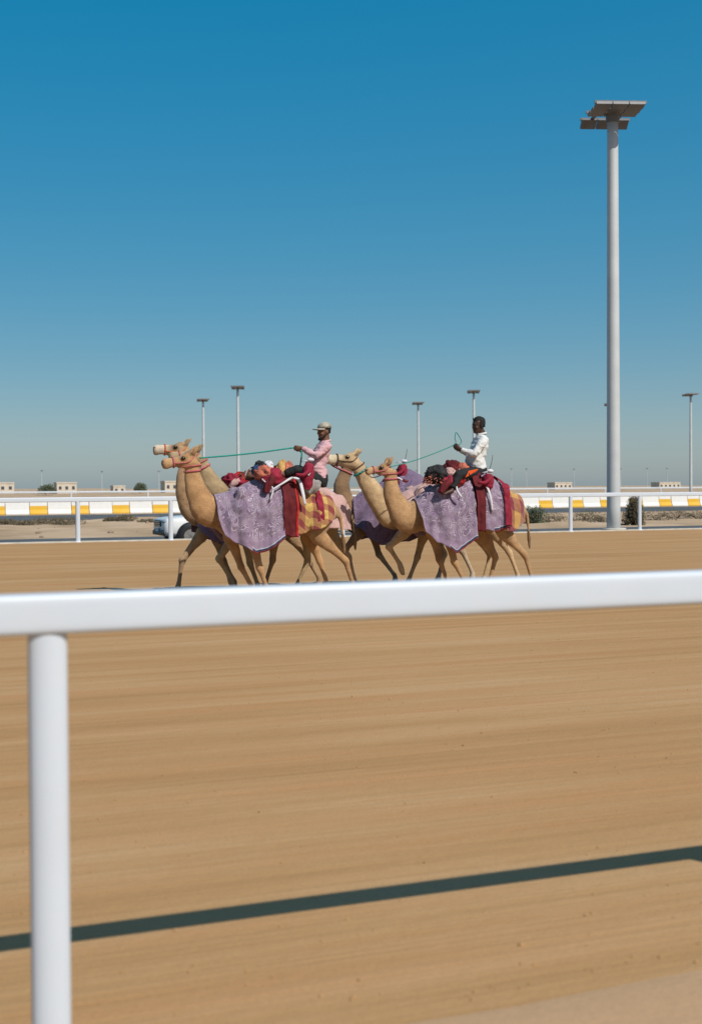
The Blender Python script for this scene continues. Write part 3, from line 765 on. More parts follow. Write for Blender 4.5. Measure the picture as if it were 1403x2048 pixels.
    mzc = Vector(muzzle) if muzzle else base.lerp(pale, 0.55)
    for v in me.vertices:
        p = v.co; c = base.copy()
        k = nz(p.x * 1.7, p.y * 1.7 + 3, p.z * 1.7)
        c = c.lerp(pale, max(0, min(1, 0.3 + 0.6 * k)) * 0.5)
        if p.x > X0 + 0.5 and p.z > 1.7: c = c.lerp(dk, 0.35 * min(1, (p.z - 1.7) / 0.25))
        t = (p - pl).dot(ax) / hl
        dh = (p - (pl + ax * (t * hl))).length
        ed = (p - (pl + ax * (0.375 * hl) + nn * (0.035 * sc))); ed.y = 0
        if ed.length < 0.075: c = c.lerp(dk * 0.45, max(0, 1 - ed.length / 0.075) * 0.9)
        if t > 0.45 and dh < 0.2: c = c.lerp(mzc, min(1, (t - 0.45) / 0.2))
        if t > 0.93 and dh < 0.2: c = c.lerp(dk * 0.8, min(1, (t - 0.93) / 0.06) * 0.5)
        if p.z < 0.75 and lowleg: c = c.lerp(Vector(lowleg), min(1, (0.75 - p.z) / 0.3) * 0.9)
        if p.x > X0 + 1.93 and p.z < 0.98 and p.x > X0 + 1.9 and abs(p.y - Yc) < 0.09: c = c.lerp(dk * 0.5, 0.7)
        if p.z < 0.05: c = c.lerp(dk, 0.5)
        ca.data[v.index].color = (c.x, c.y, c.z, 1)
    bvh = BVHTree.FromPolygons([tuple(v.co) for v in me.vertices], [tuple(q.vertices) for q in me.polygons])
    # shaggy strands on throat, crest, hump, thighs and along the outline of the neck
    rnd = random.Random(int(Yc * 100) + chest_px); hm = MB(); hcol = []
    vs = me.vertices; tries = 0
    while len(hm.f) < 9000 and tries < 60000:
        tries += 1
        v = vs[rnd.randrange(len(vs))]; p = v.co; q = Vector(v.normal)
        if p.z < 0.8: continue
        neckp = p.x < X0 + 0.15 and p.z > 1.15
        w_ = 1.0 if (neckp and abs(q.y) < 0.6) else (0.7 if p.z > 1.75 and p.x > X0 + 0.3 else 0.3)
        t = (p - pl).dot(ax) / hl
        if t > 0.30 and (p - (pl + ax * (t * hl))).length < 0.25: continue
        if rnd.random() > w_: continue
        L_ = rnd.uniform(.02, .05) * (1.2 if w_ == 1.0 else 1.0)
        d = Vector((0.35 + rnd.uniform(-.25, .25), rnd.uniform(-.25, .25), -0.85)); d = ((d - q * d.dot(q)).normalized() + q * rnd.uniform(.10, .38)).normalized()
        a = d.cross(q).normalized() if d.cross(q).length > 1e-3 else q.orthogonal()
        r_ = rnd.uniform(.002, .0045); i = len(hm.v); b0 = p - q * 0.004
        hm.v += [b0 - a * r_, b0 + a * r_, b0 + d * L_]; hm.f.append([i, i + 1, i + 2])
        c = Vector(ca.data[v.index].color[:3]) * rnd.uniform(.92, 1.15); hcol += [(c.x, c.y, c.z, 1)] * 3
    shift(me, org); link('body', me, M['coat'], root)
    hme = hm.mesh('hair', org); ha = hme.color_attributes.new('coat', 'FLOAT_COLOR', 'POINT')
    for i, c in enumerate(hcol): ha.data[i].color = c
    tag(link('hair', hme, M['coat'], root, shade=False), kind='stuff')
    for s in (-1, 1):
        build(MB().ball(pl + ax * (0.375 * hl) + e * (0.088 * sc * s) + nn * (0.040 * sc), (.032, .018, .025)), 'eye', M['eye'], root)
        build(MB().ball(pl + ax * (0.945 * hl) + e * (0.034 * sc * s) + nn * (0.028 * sc), (.024, .012, .010)), 'nostril', M['nostril'], root)
    def around(c, d, rmax, grow, n=22):
        """points on the skin all round a neck or muzzle"""
        d = d.normalized(); a = d.cross(Vector((0, 1, 0))).normalized(); b = d.cross(a); out = []
        for k in range(n):
            th = 2 * math.pi * k / n; r = a * math.cos(th) + b * math.sin(th)
            h = bvh.ray_cast(c + r * rmax, -r, rmax)
            out.append((h[0] if h[0] is not None else c + r * rmax * 0.5) + r * grow)
        return out
    nb = MB().loop(around(pl + ax * (0.66 * hl), ax, 0.16, 0.006), 0.013)
    hal = build(nb, 'halter', M[halter], root)
    # cheek straps
    cs = MB()
    for s in (-1, 1):
        pts = []
        for t, o in ((0.66, -0.02), (0.45, -0.03), (0.2, -0.02), (0.04, 0.05)):
            c0 = pl + ax * (t * hl) + nn * (o * sc); h = bvh.ray_cast(c0 + e * (0.3 * s), -e * s, 0.4)
            pts.append(((h[0] if h[0] is not None else c0 + e * (0.08 * s)) + e * (0.006 * s), 0.009))
        cs.tube(pts, seg=6, sub=3)
    build(cs, 'cheek_strap', M[halter], root)
    q0 = P(neck[0][0], neck[0][1], Yc); q1 = P(neck[1][0], neck[1][1], Yc)
    for fr, mt, rr_ in ((0.15, collar, 0.016), (-0.35, halter, 0.010)):
        c0 = q0.lerp(q1, fr) if fr > 0 else q0.lerp(pl, -fr)
        build(MB().loop(around(c0, q1 - q0, 0.30, 0.008), rr_), 'collar', M[mt], root)
    BODY[key] = dict(X0=X0, Yc=Yc, bvh=bvh, root=root, pl=pl, ax=ax, nn=nn, hl=hl, sc=sc)
    for c in cloth: drape(key, *c[:6], **(c[6] if len(c) > 6 else {}))
    return root

def drape(key, name, mat, x0, x1, hem_near, hem_far, off=0.022, amp=0.035, folds=7.0, seed=0.0, nu=64, nv=46, thick=0.006, flare=0.08, root=None, slant=0.0):
    """a cloth thrown over the back: follows the body to its widest point, then hangs in folds down to a hem line (list of (x, z))"""
    B = BODY[key]; X0, Yc, bvh = B['X0'], B['Yc'], B['bvh']; root = root or B['root']
    mb = MB(); mb.uv = []; mb.hem = []
    for i in range(nu + 1):
        u = i / nu; x = x0 + (x1 - x0) * u
        t, b, wd = interp(TORSO, max(0.0, min(1.9, x)))
        cols = {}
        for s, hem in ((-1, hem_near), (1, hem_far)):
            hz = interp(hem, x)[0] + 0.022 * nz(x * 5, s * 3 + seed) + 0.014 * nz(x * 13, s * 3 + seed)
            cz, hh = (t + b) / 2, (t - b) / 2
            wmax = wd; col = []
            # dense body profile from the ridge down
            prof2 = []; run = 0.0
            zc = t
            steps = 60
            top = bvh.ray_cast(Vector((X0 + x, Yc + 0.02 * s, 3.0)), Vector((0, 0, -1)), 3.0)
            ztop = max(t, top[0].z) if top[0] is not None and top[0].z < t + 0.25 else t
            ztop = top[0].z if top[0] is not None and abs(top[0].z - t) < 0.3 else t
            for k in range(steps + 1):
                z = ztop - (ztop - hz) * k / steps
                if k == 0: y = 0.0
                else:
                    h = bvh.ray_cast(Vector((X0 + x, Yc + 1.2 * s, z)), Vector((0, -s, 0)), 1.2)
                    y = abs(h[0].y - Yc) if h[0] is not None else 0.0
                    y = min(y, 0.44)
                run = max(run - 0.0012, y)
                prof2.append((run, z))
            L = [0.0]
            for a, c in zip(prof2, prof2[1:]): L.append(L[-1] + math.hypot(c[0] - a[0], c[1] - a[1]))
            for k in range(nv + 1):
                d = L[-1] * k / nv; j = 0
                while j < len(L) - 2 and L[j + 1] < d: j += 1
                f = (d - L[j]) / max(1e-6, L[j + 1] - L[j])
                y = prof2[j][0] + (prof2[j + 1][0] - prof2[j][0]) * f; z = prof2[j][1] + (prof2[j + 1][1] - prof2[j][1]) * f
                hang = max(0.0, min(1.0, (d / L[-1] - 0.25) / 0.75))
                fold = math.sin(x * folds * 2.3 + 2.4 * nz(x * 2.3 + seed, z * 1.6) + 2.5 * z + seed + s) * 0.6 + 0.9 * nz(x * folds * 0.9 + seed, z * 2.2, s) + 0.55 * (1 - 2 * abs(nz(x * 5.5 + z * 3 + seed, z * 4.0 - x * 2, s + 7)))
                fine = 0.011 * nz(x * 14 + seed, z * 11, s) + 0.013 * (0.5 - abs(nz(x * 9 + z * 6 + seed, z * 9 - x * 5, s)))
                dd = off + fine + (amp * (0.25 + 0.75 * hang)) * (0.75 + 0.75 * fold) * (0.35 + 0.65 * hang) + flare * hang ** 2
                zz = z + (off + 0.5 * abs(fine)) * (1 - min(1, k / nv * 4)) + amp * 0.3 * (1 - hang) * nz(x * 5 + seed, k * 0.1)
                pt_ = Vector((X0 + x + slant * hang + 0.012 * nz(z * 6 + seed, x * 4), Yc + s * (y + dd * min(1, k / nv * 6)), zz))
                nr2 = bvh.find_nearest(pt_, 0.12)
                if nr2[0] is not None and abs(nr2[0].x - pt_.x) < 0.08 and (pt_ - nr2[0]).dot(nr2[1]) < off * 0.8:
                    pt_ = nr2[0] + nr2[1] * (off * 0.85)
                col.append((pt_, (x, s * d + seed), L[-1] - d))
            cols[s] = col
        line = cols[-1][::-1] + cols[1][1:]
        for p, uv, hd in line: mb.v.append(p); mb.uv.append(uv); mb.hem.append((hd, u))
    m = 2 * nv + 1
    for i in range(nu):
        for k in range(m - 1): mb.f.append([i * m + k, (i + 1) * m + k, (i + 1) * m + k + 1, i * m + k + 1])
    o = build(mb, name, M[mat], root)
    sd = o.modifiers.new('thickness', 'SOLIDIFY'); sd.thickness = thick; sd.offset = 0.0
    return o

YA, YF, YB = 18.05, 18.87, 19.69
H2 = lambda *a: list(a)
# --- leading trio: far (purple), middle (pink), near (purple, ridden)
camel('B', YB, 397, (306, 899, 374, 901), [(376, 920, .12), (371, 955, .16), (376, 992, .21), (396, 1024, .25)],
      [('near', 'front', [(404, .98), (365, .57), (352, 0)]), ('far', 'front', [(430, .98), (447, .52), (466, 0)]),
       ('near', 'hind', [(548, .97), (545, .53), (526, 0)]), ('far', 'hind', [(578, .97), (612, .56), (636, 0)])],
      [('blanket', 'violet', -0.06, 1.62, [(-.06, 1.02), (.1, .86), (.3, .80), (.7, .80), (1.6, 1.0)], [(-.06, 1.0), (.3, .85), (1.6, 1.0)], dict(seed=4.0))],
      'camel with a pale muzzle farthest away in the leading trio', muzzle=(0.50, 0.41, 0.33), halter='orange_rope', coat=(0.322, 0.209, 0.117))
camel('F', YF, 466, (338, 913, 398, 912), [(404, 930, .115), (420, 962, .16), (442, 992, .20), (462, 1018, .25)],
      [('near', 'front', [(468, .98), (438, .62), (462, .30)]), ('far', 'front', [(492, .98), (500, .52), (512, 0)]),
       ('near', 'hind', [(616, .95), (614, .53), (588, 0)]), ('far', 'hind', [(660, .97), (697, .57), (706, 0)])],
      [('blanket', 'pink', 0.02, 1.86, [(.0, 1.05), (.3, .92), (1.0, 1.05), (1.5, 1.06), (1.86, 1.02)], [(0, 1.0), (1.86, 1.05)], dict(seed=9.0, folds=4.5, amp=.022))],
      'middle camel of the leading trio under a pale pink blanket', coat=(0.314, 0.226, 0.126))
camel('A', YA, 430, (324, 927, 389, 919), [(385, 938, .12), (388, 965, .155), (399, 995, .20), (418, 1024, .25)],
      [('near', 'front', [(502, .97), (519, .52), (532, 0)]), ('far', 'front', [(462, .97), (482, .52), (503, 0)]),
       ('near', 'hind', [(632, 1.0), (691, .58), (704, 0)]), ('far', 'hind', [(618, .98), (640, .56), (652, 0)])],
      [('blanket', 'purple', -0.02, 0.93, [(-.02, 1.22), (.08, 1.0), (.2, .90), (.33, .84), (.50, .74), (.62, .76), (.97, .95)], [(-.02, 1.1), (.2, .9), (.97, .95)], dict(seed=1.0, amp=.042, slant=.0))],
      'nearest camel of the leading trio, ridden by the person in pink', coat=(0.361, 0.211, 0.101), halter='pink_rope')
# --- following trio
camel('E', YB, 706, (660, 925, 700, 925), [(694, 940, .11), (683, 968, .145), (688, 1002, .19), (708, 1028, .24)],
      [('near', 'front', [(720, .98), (691, .68), (700, .34)]), ('far', 'front', [(744, .98), (757, .56), (788, 0)]),
       ('near', 'hind', [(862, .97), (888, .55), (872, 0)]), ('far', 'hind', [(885, .97), (925, .56), (942, 0)])],
      [('blanket', 'violet', -0.06, 1.62, [(-.06, 1.05), (.1, .84), (.35, .74), (.7, .78), (1.6, 1.0)], [(-.06, 1.0), (.3, .8), (1.6, 1.0)], dict(seed=6.0, amp=.05))],
      'farthest camel of the rear trio, its dark neck behind the pale muzzled head', coat=(0.207, 0.128, 0.069), lowleg=(0.45, 0.37, 0.28))
camel('C', YF, 792, (652, 917, 713, 921), [(718, 938, .125), (737, 970, .165), (760, 1005, .205), (786, 1032, .25)],
      [('near', 'front', [(808, .98), (777, .74), (802, .42)]), ('far', 'front', [(850, .98), (834, .54), (812, 0)]),
       ('near', 'hind', [(950, .97), (980, .55), (962, 0)]), ('far', 'hind', [(985, .97), (1018, .57), (1032, 0)])],
      [('blanket', 'pink', 0.06, 1.70, [(.06, 1.15), (.3, 1.0), (1.0, 1.05), (1.7, 1.1)], [(0, 1.0), (1.7, 1.05)], dict(seed=13.0, folds=4.5, amp=.022))],
      'middle camel of the rear trio with a cream muzzle and teal collar', muzzle=(0.53, 0.45, 0.33), halter='dark_rope', collar='teal', coat=(0.443, 0.312, 0.176))
camel('D', YA, 830, (730, 943, 777, 937), [(781, 953, .115), (783, 985, .15), (796, 1015, .20), (816, 1038, .25)],
      [('near', 'front', [(892, .97), (908, .52), (927, 0)]), ('far', 'front', [(866, .97), (878, .54), (892, 0)]),
       ('near', 'hind', [(1004, 1.0), (1050, .58), (1061, 0)]), ('far', 'hind', [(966, .98), (990, .55), (974, 0)])],
      [('blanket', 'purple', -0.03, 0.85, [(-.03, 1.25), (.05, 1.0), (.2, .84), (.35, .76), (.50, .68), (.58, .72), (.88, .90)], [(-.02, 1.1), (.2, .9), (.9, .95)], dict(seed=17.0, amp=.042))],
      'nearest camel of the rear trio, ridden by the person in white', coat=(0.362, 0.220, 0.109))

# ------------------------------------------------------------------ riders
def hand(mb, wr, d, across, curl, sgn):
    """palm, four fingers closed round a rope, thumb over them"""
    d = d.normalized(); across = (across - d * across.dot(d)).normalized(); curl = (curl - d * curl.dot(d)).normalized()
    mb.tube([(wr - d * 0.03, .024, .020), (wr + d * 0.02, .034, .017), (wr + d * 0.085, .040, .017)], side=across, seg=10, sub=3)
    for i, (o, L) in enumerate(((-.031, .9), (-.0105, 1.05), (.0105, 1.0), (.031, .8))):
        k = wr + d * 0.08 + across * o
        mb.tube([(k - d * 0.015, .010), (k + d * 0.030 * L + curl * 0.008, .0095), (k + d * 0.036 * L + curl * 0.036 * L, .009), (k + d * 0.010 + curl * 0.050 * L, .0085), (k - d * 0.006 + curl * 0.036, .0075)], seg=7, sub=2)
    t = wr + d * 0.03 - across * 0.032
    mb.tube([(t, .013), (t + d * 0.03 - across * 0.016 + curl * 0.014, .011), (t + d * 0.058 - across * 0.004 + curl * 0.034, .010), (t + d * 0.066 + across * 0.012 + curl * 0.046, .008)], seg=7, sub=2)

def head_frame(c, fdir, tilt):
    f = fdir.normalized(); z = Vector((0, 0, 1)); s = z.cross(f).normalized()
    q = Matrix.Rotation(tilt, 3, s); f = q @ f; z = q @ z
    return lambda a, b, h: c + f * a + s * b + z * h, f, s, z

def rider(Y, J, skin, shirt, trousers, label, fdir, tilt, headgear, beard=False, patch=False):
    root = empty('person', J['pelvis'] + Vector((0, 0, -0.14)), label, 'person', 'riders')
    V = lambda k: J[k]
    at, f, s, z = head_frame(V('head'), fdir, tilt)
    Rm = Matrix((f, s, z)).transposed()
    mb = MB(); rings = []
    for h, xo, dp, wd in ((-.128, .045, .026, .024), (-.118, .040, .044, .036), (-.09, .026, .066, .052), (-.05, .012, .083, .064), (0, .0, .096, .073), (.05, -.006, .100, .077), (.085, -.010, .088, .069), (.110, -.012, .060, .048), (.124, -.012, .026, .022)):
        rings.append([at(xo + dp * math.cos(2 * math.pi * k / 20), wd * math.sin(2 * math.pi * k / 20), h) for k in range(20)])
    mb.rings(rings)
    mb.ball(at(.098, 0, -.018), (.020, .015, .026), rot=Rm); mb.ball(at(.104, 0, -.030), (.016, .019, .012), rot=Rm)
    mb.ball(at(.086, 0, .022), (.018, .052, .014), rot=Rm)
    mb.ball(at(.086, 0, -.062), (.016, .026, .009), rot=Rm); mb.ball(at(.084, 0, -.077), (.015, .022, .009), rot=Rm)
    for q in (-1, 1):
        mb.ball(at(-.012, .076 * q, -.008), (.022, .012, .033), rot=Rm); mb.ball(at(.062, .045 * q, -.035), (.026, .020, .022), rot=Rm)
    mb.tube([(at(-.02, 0, -.06), .056, .058), (V('neck') + Vector((0, 0, .04)), .056, .060), (V('neck') + Vector((0, 0, -.05)), .075, .075)], side=s, seg=14, sub=3)
    tors = [(V('pelvis') + Vector((0, 0, -.09)), .150, .10), (V('pelvis'), .165, .115), (V('waist'), .145, .105), (V('chest'), .165, .105), (V('neck') + (V('chest') - V('neck')) * 0.25, .15, .075), (V('neck'), .07, .06)]
    mb.tube([(p, a * 0.93, b * 0.93) for p, a, b in tors], side=(0, 1, 0), seg=20, sub=4)
    for q in ('n', 'f'):
        sh, el, wr = V('sh' + q), V('el' + q), V('wr' + q)
        mb.tube([(sh, .052), (sh.lerp(el, .5), .045), (el, .038), (el.lerp(wr, .35), .039), (wr, .026)], seg=12, sub=3)
        hand(mb, wr, V('hd' + q) - wr, Vector((0, 0, 1)), Vector((0, 1 if q == 'n' else -1, 0)), 1)
        hp, kn, an, to = V('hp' + q), V('kn' + q), V('an' + q), V('to' + q)
        mb.tube([(hp, .085), (hp.lerp(kn, .5), .072), (kn, .052), (kn.lerp(an, .3), .054), (kn.lerp(an, .75), .036), (an, .034)], seg=12, sub=3)
        d = (to - an).normalized(); sd = Vector((0, 1, 0))
        mb.tube([(an - d * .03 + Vector((0, 0, -.01)), .034, .034), (an + d * .05, .036, .032), (an + d * .13, .046, .022), (to, .038, .014)], side=sd, seg=12, sub=3)
        for i in range(5):
            tb = to - d * .01 + sd * (-.032 + .016 * i); mb.tube([(tb, .011), (tb + d * (.032 - .004 * abs(i - 1)), .009)], seg=6, sub=1)
    me = remesh(mb, 0.0095, 2, 0.4); shift(me, root.location); link('body', me, M[skin], root)
    def cloth(mb, name, mat, vox, wrinkle, freq):
        me = remesh(mb, vox, 2, 0.5)
        nrm = [Vector(v.normal) for v in me.vertices]
        for v, nv_ in zip(me.vertices, nrm):
            p = v.co
            a = 0.7 * nz(p.x * freq, p.y * freq * .7, p.z * freq * 1.6) + 1.3 * (0.25 - abs(nz(p.x * freq * 1.1 + p.z * 7, p.y * freq * .8, p.z * freq * 1.9 - p.x * 6))) + 0.5 * (0.25 - abs(nz(p.x * freq * 2.6, p.y * freq * 2, p.z * freq * 4)))
            v.co = p + nv_ * (wrinkle * a)
        me.update(); shift(me, root.location); return link(name, me, M[mat], root)
    mb = MB()
    tt = [(p, a * 1.03 + .010, b * 1.03 + .012) for p, a, b in tors]
    mb.tube(tt[1:5] + [(V('neck') + Vector((0, 0, -.005)), .085, .075)], side=(0, 1, 0), seg=22, sub=4)
    mb.tube([(V('chest') + (V('waist') - V('chest')) * .6 + Vector((-.03, 0, 0)), .165, .135), (V('waist') + Vector((-.035, 0, 0)), .175, .150), (V('pelvis') + Vector((-.01, 0, .03)), .185, .140)], side=(0, 1, 0), seg=22, sub=3)
    for q in ('n', 'f'):
        sh, el, wr = V('sh' + q), V('el' + q), V('wr' + q)
        ins = sh.lerp(V('chest'), 0.35)
        mb.tube([(ins, .07), (sh, .074), (sh.lerp(el, .5), .064), (el, .055), (el.lerp(wr, .4), .052), (el.lerp(wr, .93), .038)], seg=14, sub=3)
    cloth(mb, 'shirt', shirt, 0.010, 0.015, 8.0)
    up_ = (V('head') - V('neck')).normalized(); cpts = []
    for k in range(16):
        th = 2 * math.pi * k / 16; cpts.append(V('neck') + Vector((math.cos(th) * .070 - .0, math.sin(th) * .074, .020 + .014 * math.cos(th))))
    build(MB().loop(cpts, 0.016, 8), 'collar', M[shirt], root)
    mb = MB()
    mb.tube([(V('pelvis') + Vector((0, 0, -.13)), .155, .115), (V('pelvis'), .180, .132), (V('pelvis') + Vector((0, 0, .07)), .160, .118)], side=(0, 1, 0), seg=20, sub=3)
    for q in ('n', 'f'):
        hp, kn, an = V('hp' + q), V('kn' + q), V('an' + q)
        mb.tube([(V('pelvis').lerp(hp, .6), .10), (hp, .108), (hp.lerp(kn, .5), .092), (kn, .074), (kn.lerp(an, .35), .068), (kn.lerp(an, .85), .055)], seg=14, sub=3)
    tr = cloth(mb, 'trousers', trousers, 0.012, 0.015, 7.0)
    if patch:
        hp, kn = V('hpn'), V('knn'); a = hp.lerp(kn, .12) + Vector((0, -.112, .03)); b = hp.lerp(kn, .62) + Vector((0, -.098, .045)); c = hp.lerp(kn, .80) + Vector((0, -.088, -.055))
        pm = MB(); pm.v = [a + Vector((0, -.004, .035)), b, c, a + Vector((0, .012, -.0)), ]; pm.v += [v + Vector((0, .05, 0)) for v in pm.v]
        pm.f = [[0, 1, 2, 3], [7, 6, 5, 4], [0, 4, 5, 1], [1, 5, 6, 2], [2, 6, 7, 3], [3, 7, 4, 0]]
        build(pm, 'orange_flash', M['orange'], root, shade=False, bevel=0.006)
    for q in (-1, 1): build(MB().ball(at(.085, .034 * q, .002), (.010, .013, .008), rot=Rm), 'eye', M['eye'], root)
    # hair and headgear
    def shell(name, mat, lo, grow, rough, seed, back=False, col=None):
        mb = MB(); rings = []
        prof3 = [(-.07, .0, .085, .066), (-.03, .0, .094, .073), (0, .0, .098, .076), (.05, -.006, .103, .080), (.085, -.010, .091, .072), (.110, -.012, .063, .051), (.126, -.012, .030, .026), (.131, -.012, .004, .004)]
        for h, xo, dp, wd in prof3:
            if h < lo: continue
            rg = []
            for k in range(28):
                th = 2 * math.pi * k / 28; g = grow + rough * nz(math.cos(th) * 5 + seed, math.sin(th) * 5, h * 60)
                fr = math.cos(th); cut = 0.0
                if back and fr > 0.1 and h < .07: g -= 0.03 * min(1, (fr - 0.1) * 4)
                rg.append(at(xo + (dp + g) * math.cos(th), (wd + g) * math.sin(th), h + (grow if h > .08 else 0)))
            rings.append(rg)
        mb.rings(rings); return build(mb, name, M[mat], root)
    if headgear == 'cap':
        shell('hair', 'hair', -.05, .003, .002, 1.0, back=True)
        cp = shell('cap', 'cap', .035, .012, .002, 2.0)
        mb = MB(); n = 14; ra = []; rb = []
        for k in range(n + 1):
            th = R(-78 + 156 * k / n); c_, s_ = math.cos(th), math.sin(th)
            ra.append((.108 * c_ - .004, .086 * s_, .042)); rb.append((.108 * c_ - .004 + .085 * max(0, c_) ** .6, .092 * s_, .036 - .016 * s_ * s_))
        for a in ra + rb: mb.v.append(at(*a))
        for a in ra + rb: mb.v.append(at(a[0], a[1], a[2] + .007))
        m = n + 1
        for k in range(n):
            mb.f += [[k, k + 1, m + k + 1, m + k], [2 * m + k, 3 * m + k, 3 * m + k + 1, 2 * m + k + 1], [m + k, m + k + 1, 3 * m + k + 1, 3 * m + k]]
        build(mb, 'peak', M['cap'], root, cp)
    else:
        shell('hair', 'hair', -.035, .012, .012, 3.0, back=True)
        mb = MB()
        for k in range(40):
            rr_ = random.Random(k); a = rr_.uniform(-.06, .07); b = rr_.uniform(-.05, .05); p = at(a, b, .118 - abs(a) * .3)
            mb.tube([(p, .006), (p + z * rr_.uniform(.012, .035) + f * rr_.uniform(-.01, .02), .003)], seg=5, sub=1)
        build(mb, 'hair_tuft', M['hair'], root)
    if beard:
        mb = MB()
        mb.tube([(at(.01, -.066, -.045), .012, .02), (at(.052, -.048, -.095), .014, .022), (at(.085, 0, -.115), .02, .022), (at(.052, .048, -.095), .014, .022), (at(.01, .066, -.045), .012, .02)], side=f, seg=10, sub=4)
        build(mb, 'beard', M['hair'], root)
    return root

def jt(Y, **k):
    return {n: P(v[0], v[1], Y + v[2]) for n, v in k.items()}
J1 = jt(YA, pelvis=(637, 957, 0), waist=(634, 932, 0), chest=(643, 905, 0), neck=(651, 885, 0), head=(648, 863, 0),
        shn=(654, 891, -.19), eln=(632, 911, -.25), wrn=(603, 896.5, -.10), hdn=(590, 895.5, -.05),
        shf=(651, 891, .19), elf=(631, 912, .24), wrf=(606, 898, .08), hdf=(593, 897, .04),
        hpn=(634, 960, -.11), knn=(596, 939, -.29), ann=(566, 948, -.24), ton=(548, 944, -.22),
        hpf=(634, 960, .11), knf=(596, 939, .29), anf=(566, 948, .24), tof=(548, 944, .22))
rider(YA, J1, 'skin1', 'shirt1', 'black', 'person in pink shirt and camouflage cap leaning back pulling a green rope', Vector((-1, -0.12, 0)), R(2), 'cap', beard=True)
J2 = jt(YA, pelvis=(955, 942, 0), waist=(953, 920, 0), chest=(958, 893, 0), neck=(962, 870, 0), head=(956, 851, 0),
        shn=(966, 881, -.19), eln=(948, 908, -.25), wrn=(920, 899, -.10), hdn=(909, 889, -.06),
        shf=(962, 881, .19), elf=(944, 909, .24), wrf=(919, 900, .08), hdf=(908, 891, .04),
        hpn=(953, 946, -.11), knn=(918, 949, -.31), ann=(902, 982, -.36), ton=(886, 988, -.37),
        hpf=(953, 946, .11), knf=(918, 949, .31), anf=(902, 982, .36), tof=(886, 988, .37))
rider(YA, J2, 'skin2', 'shirt2', 'black', 'person in white shirt and black orange-flashed trousers riding the rear camel', Vector((-1, -0.10, 0)), R(1), 'hair', patch=True)

# ------------------------------------------------------------------ saddlery
def lump(c, r, seed, rough=0.25, seg=44, nr=30, rot=None):
    mb = MB(); mb.ball(c, r, seg, nr, rot); c = Vector(c)
    for i, v in enumerate(mb.v):
        d = Vector(v) - c
        mb.v[i] = c + d * (1 + rough * (nz(d.x * 9 + seed, d.y * 9, d.z * 9) + 1.1 * (0.3 - abs(nz(d.x * 13 + seed, d.y * 13, d.z * 17))) + 0.8 * (0.3 - abs(nz(d.x * 27, d.y * 27 + seed, d.z * 31)))))
    return mb
def roll(pts, seed, rough=0.16, seg=26):
    mb = MB(); mb.tube(pts, seg=seg, sub=9, fn=lambda t, th, x, y: (x * (1 + rough * math.sin(5 * th + seed + 9 * t) + rough * nz(t * 9 + seed, math.cos(th) * 2, math.sin(th) * 2)), y * (1 + rough * nz(t * 7, th, seed))))
    return mb
def tassels(c, r, n, length, seed):
    rnd = random.Random(seed); mb = MB()
    for k in range(n):
        a = rnd.uniform(0, 6.28); b = rnd.uniform(-.3, 1.4); d = Vector((math.cos(a) * math.cos(b), math.sin(a) * math.cos(b), math.sin(b)))
        p = Vector(c) + Vector((d.x * r[0], d.y * r[1], d.z * r[2])); l = length * rnd.uniform(.5, 1.2)
        mb.tube([(p - d * .01, .009), (p + d * l * .6 + Vector((0, 0, -.01)), .007), (p + d * l + Vector((rnd.uniform(-.02, .02), 0, -.03)), .003)], seg=4, sub=1)
    return mb
def girth(key, x, mat, root, wid=0.045, name='girth'):
    B = BODY[key]; mb = MB(); rg = []
    for sgn in (-1, 1):
        rr_ = []
        for k in range(40):
            th = 2 * math.pi * k / 40; r = Vector((0, math.cos(th), math.sin(th))); c = Vector((B['X0'] + x + sgn * wid, B['Yc'], 1.35))
            h = B['bvh'].ray_cast(c + r * 1.1, -r, 1.1); p = h[0] if h[0] is not None else c + r * .35
            rr_.append((p, r))
        rg.append([p + r * 0.006 for p, r in rr_]); rg.append([p + r * 0.018 for p, r in rr_])
    mb.rings([rg[0], rg[1], rg[3], rg[2]], closed=True)
    return build(mb, name, M[mat], root)

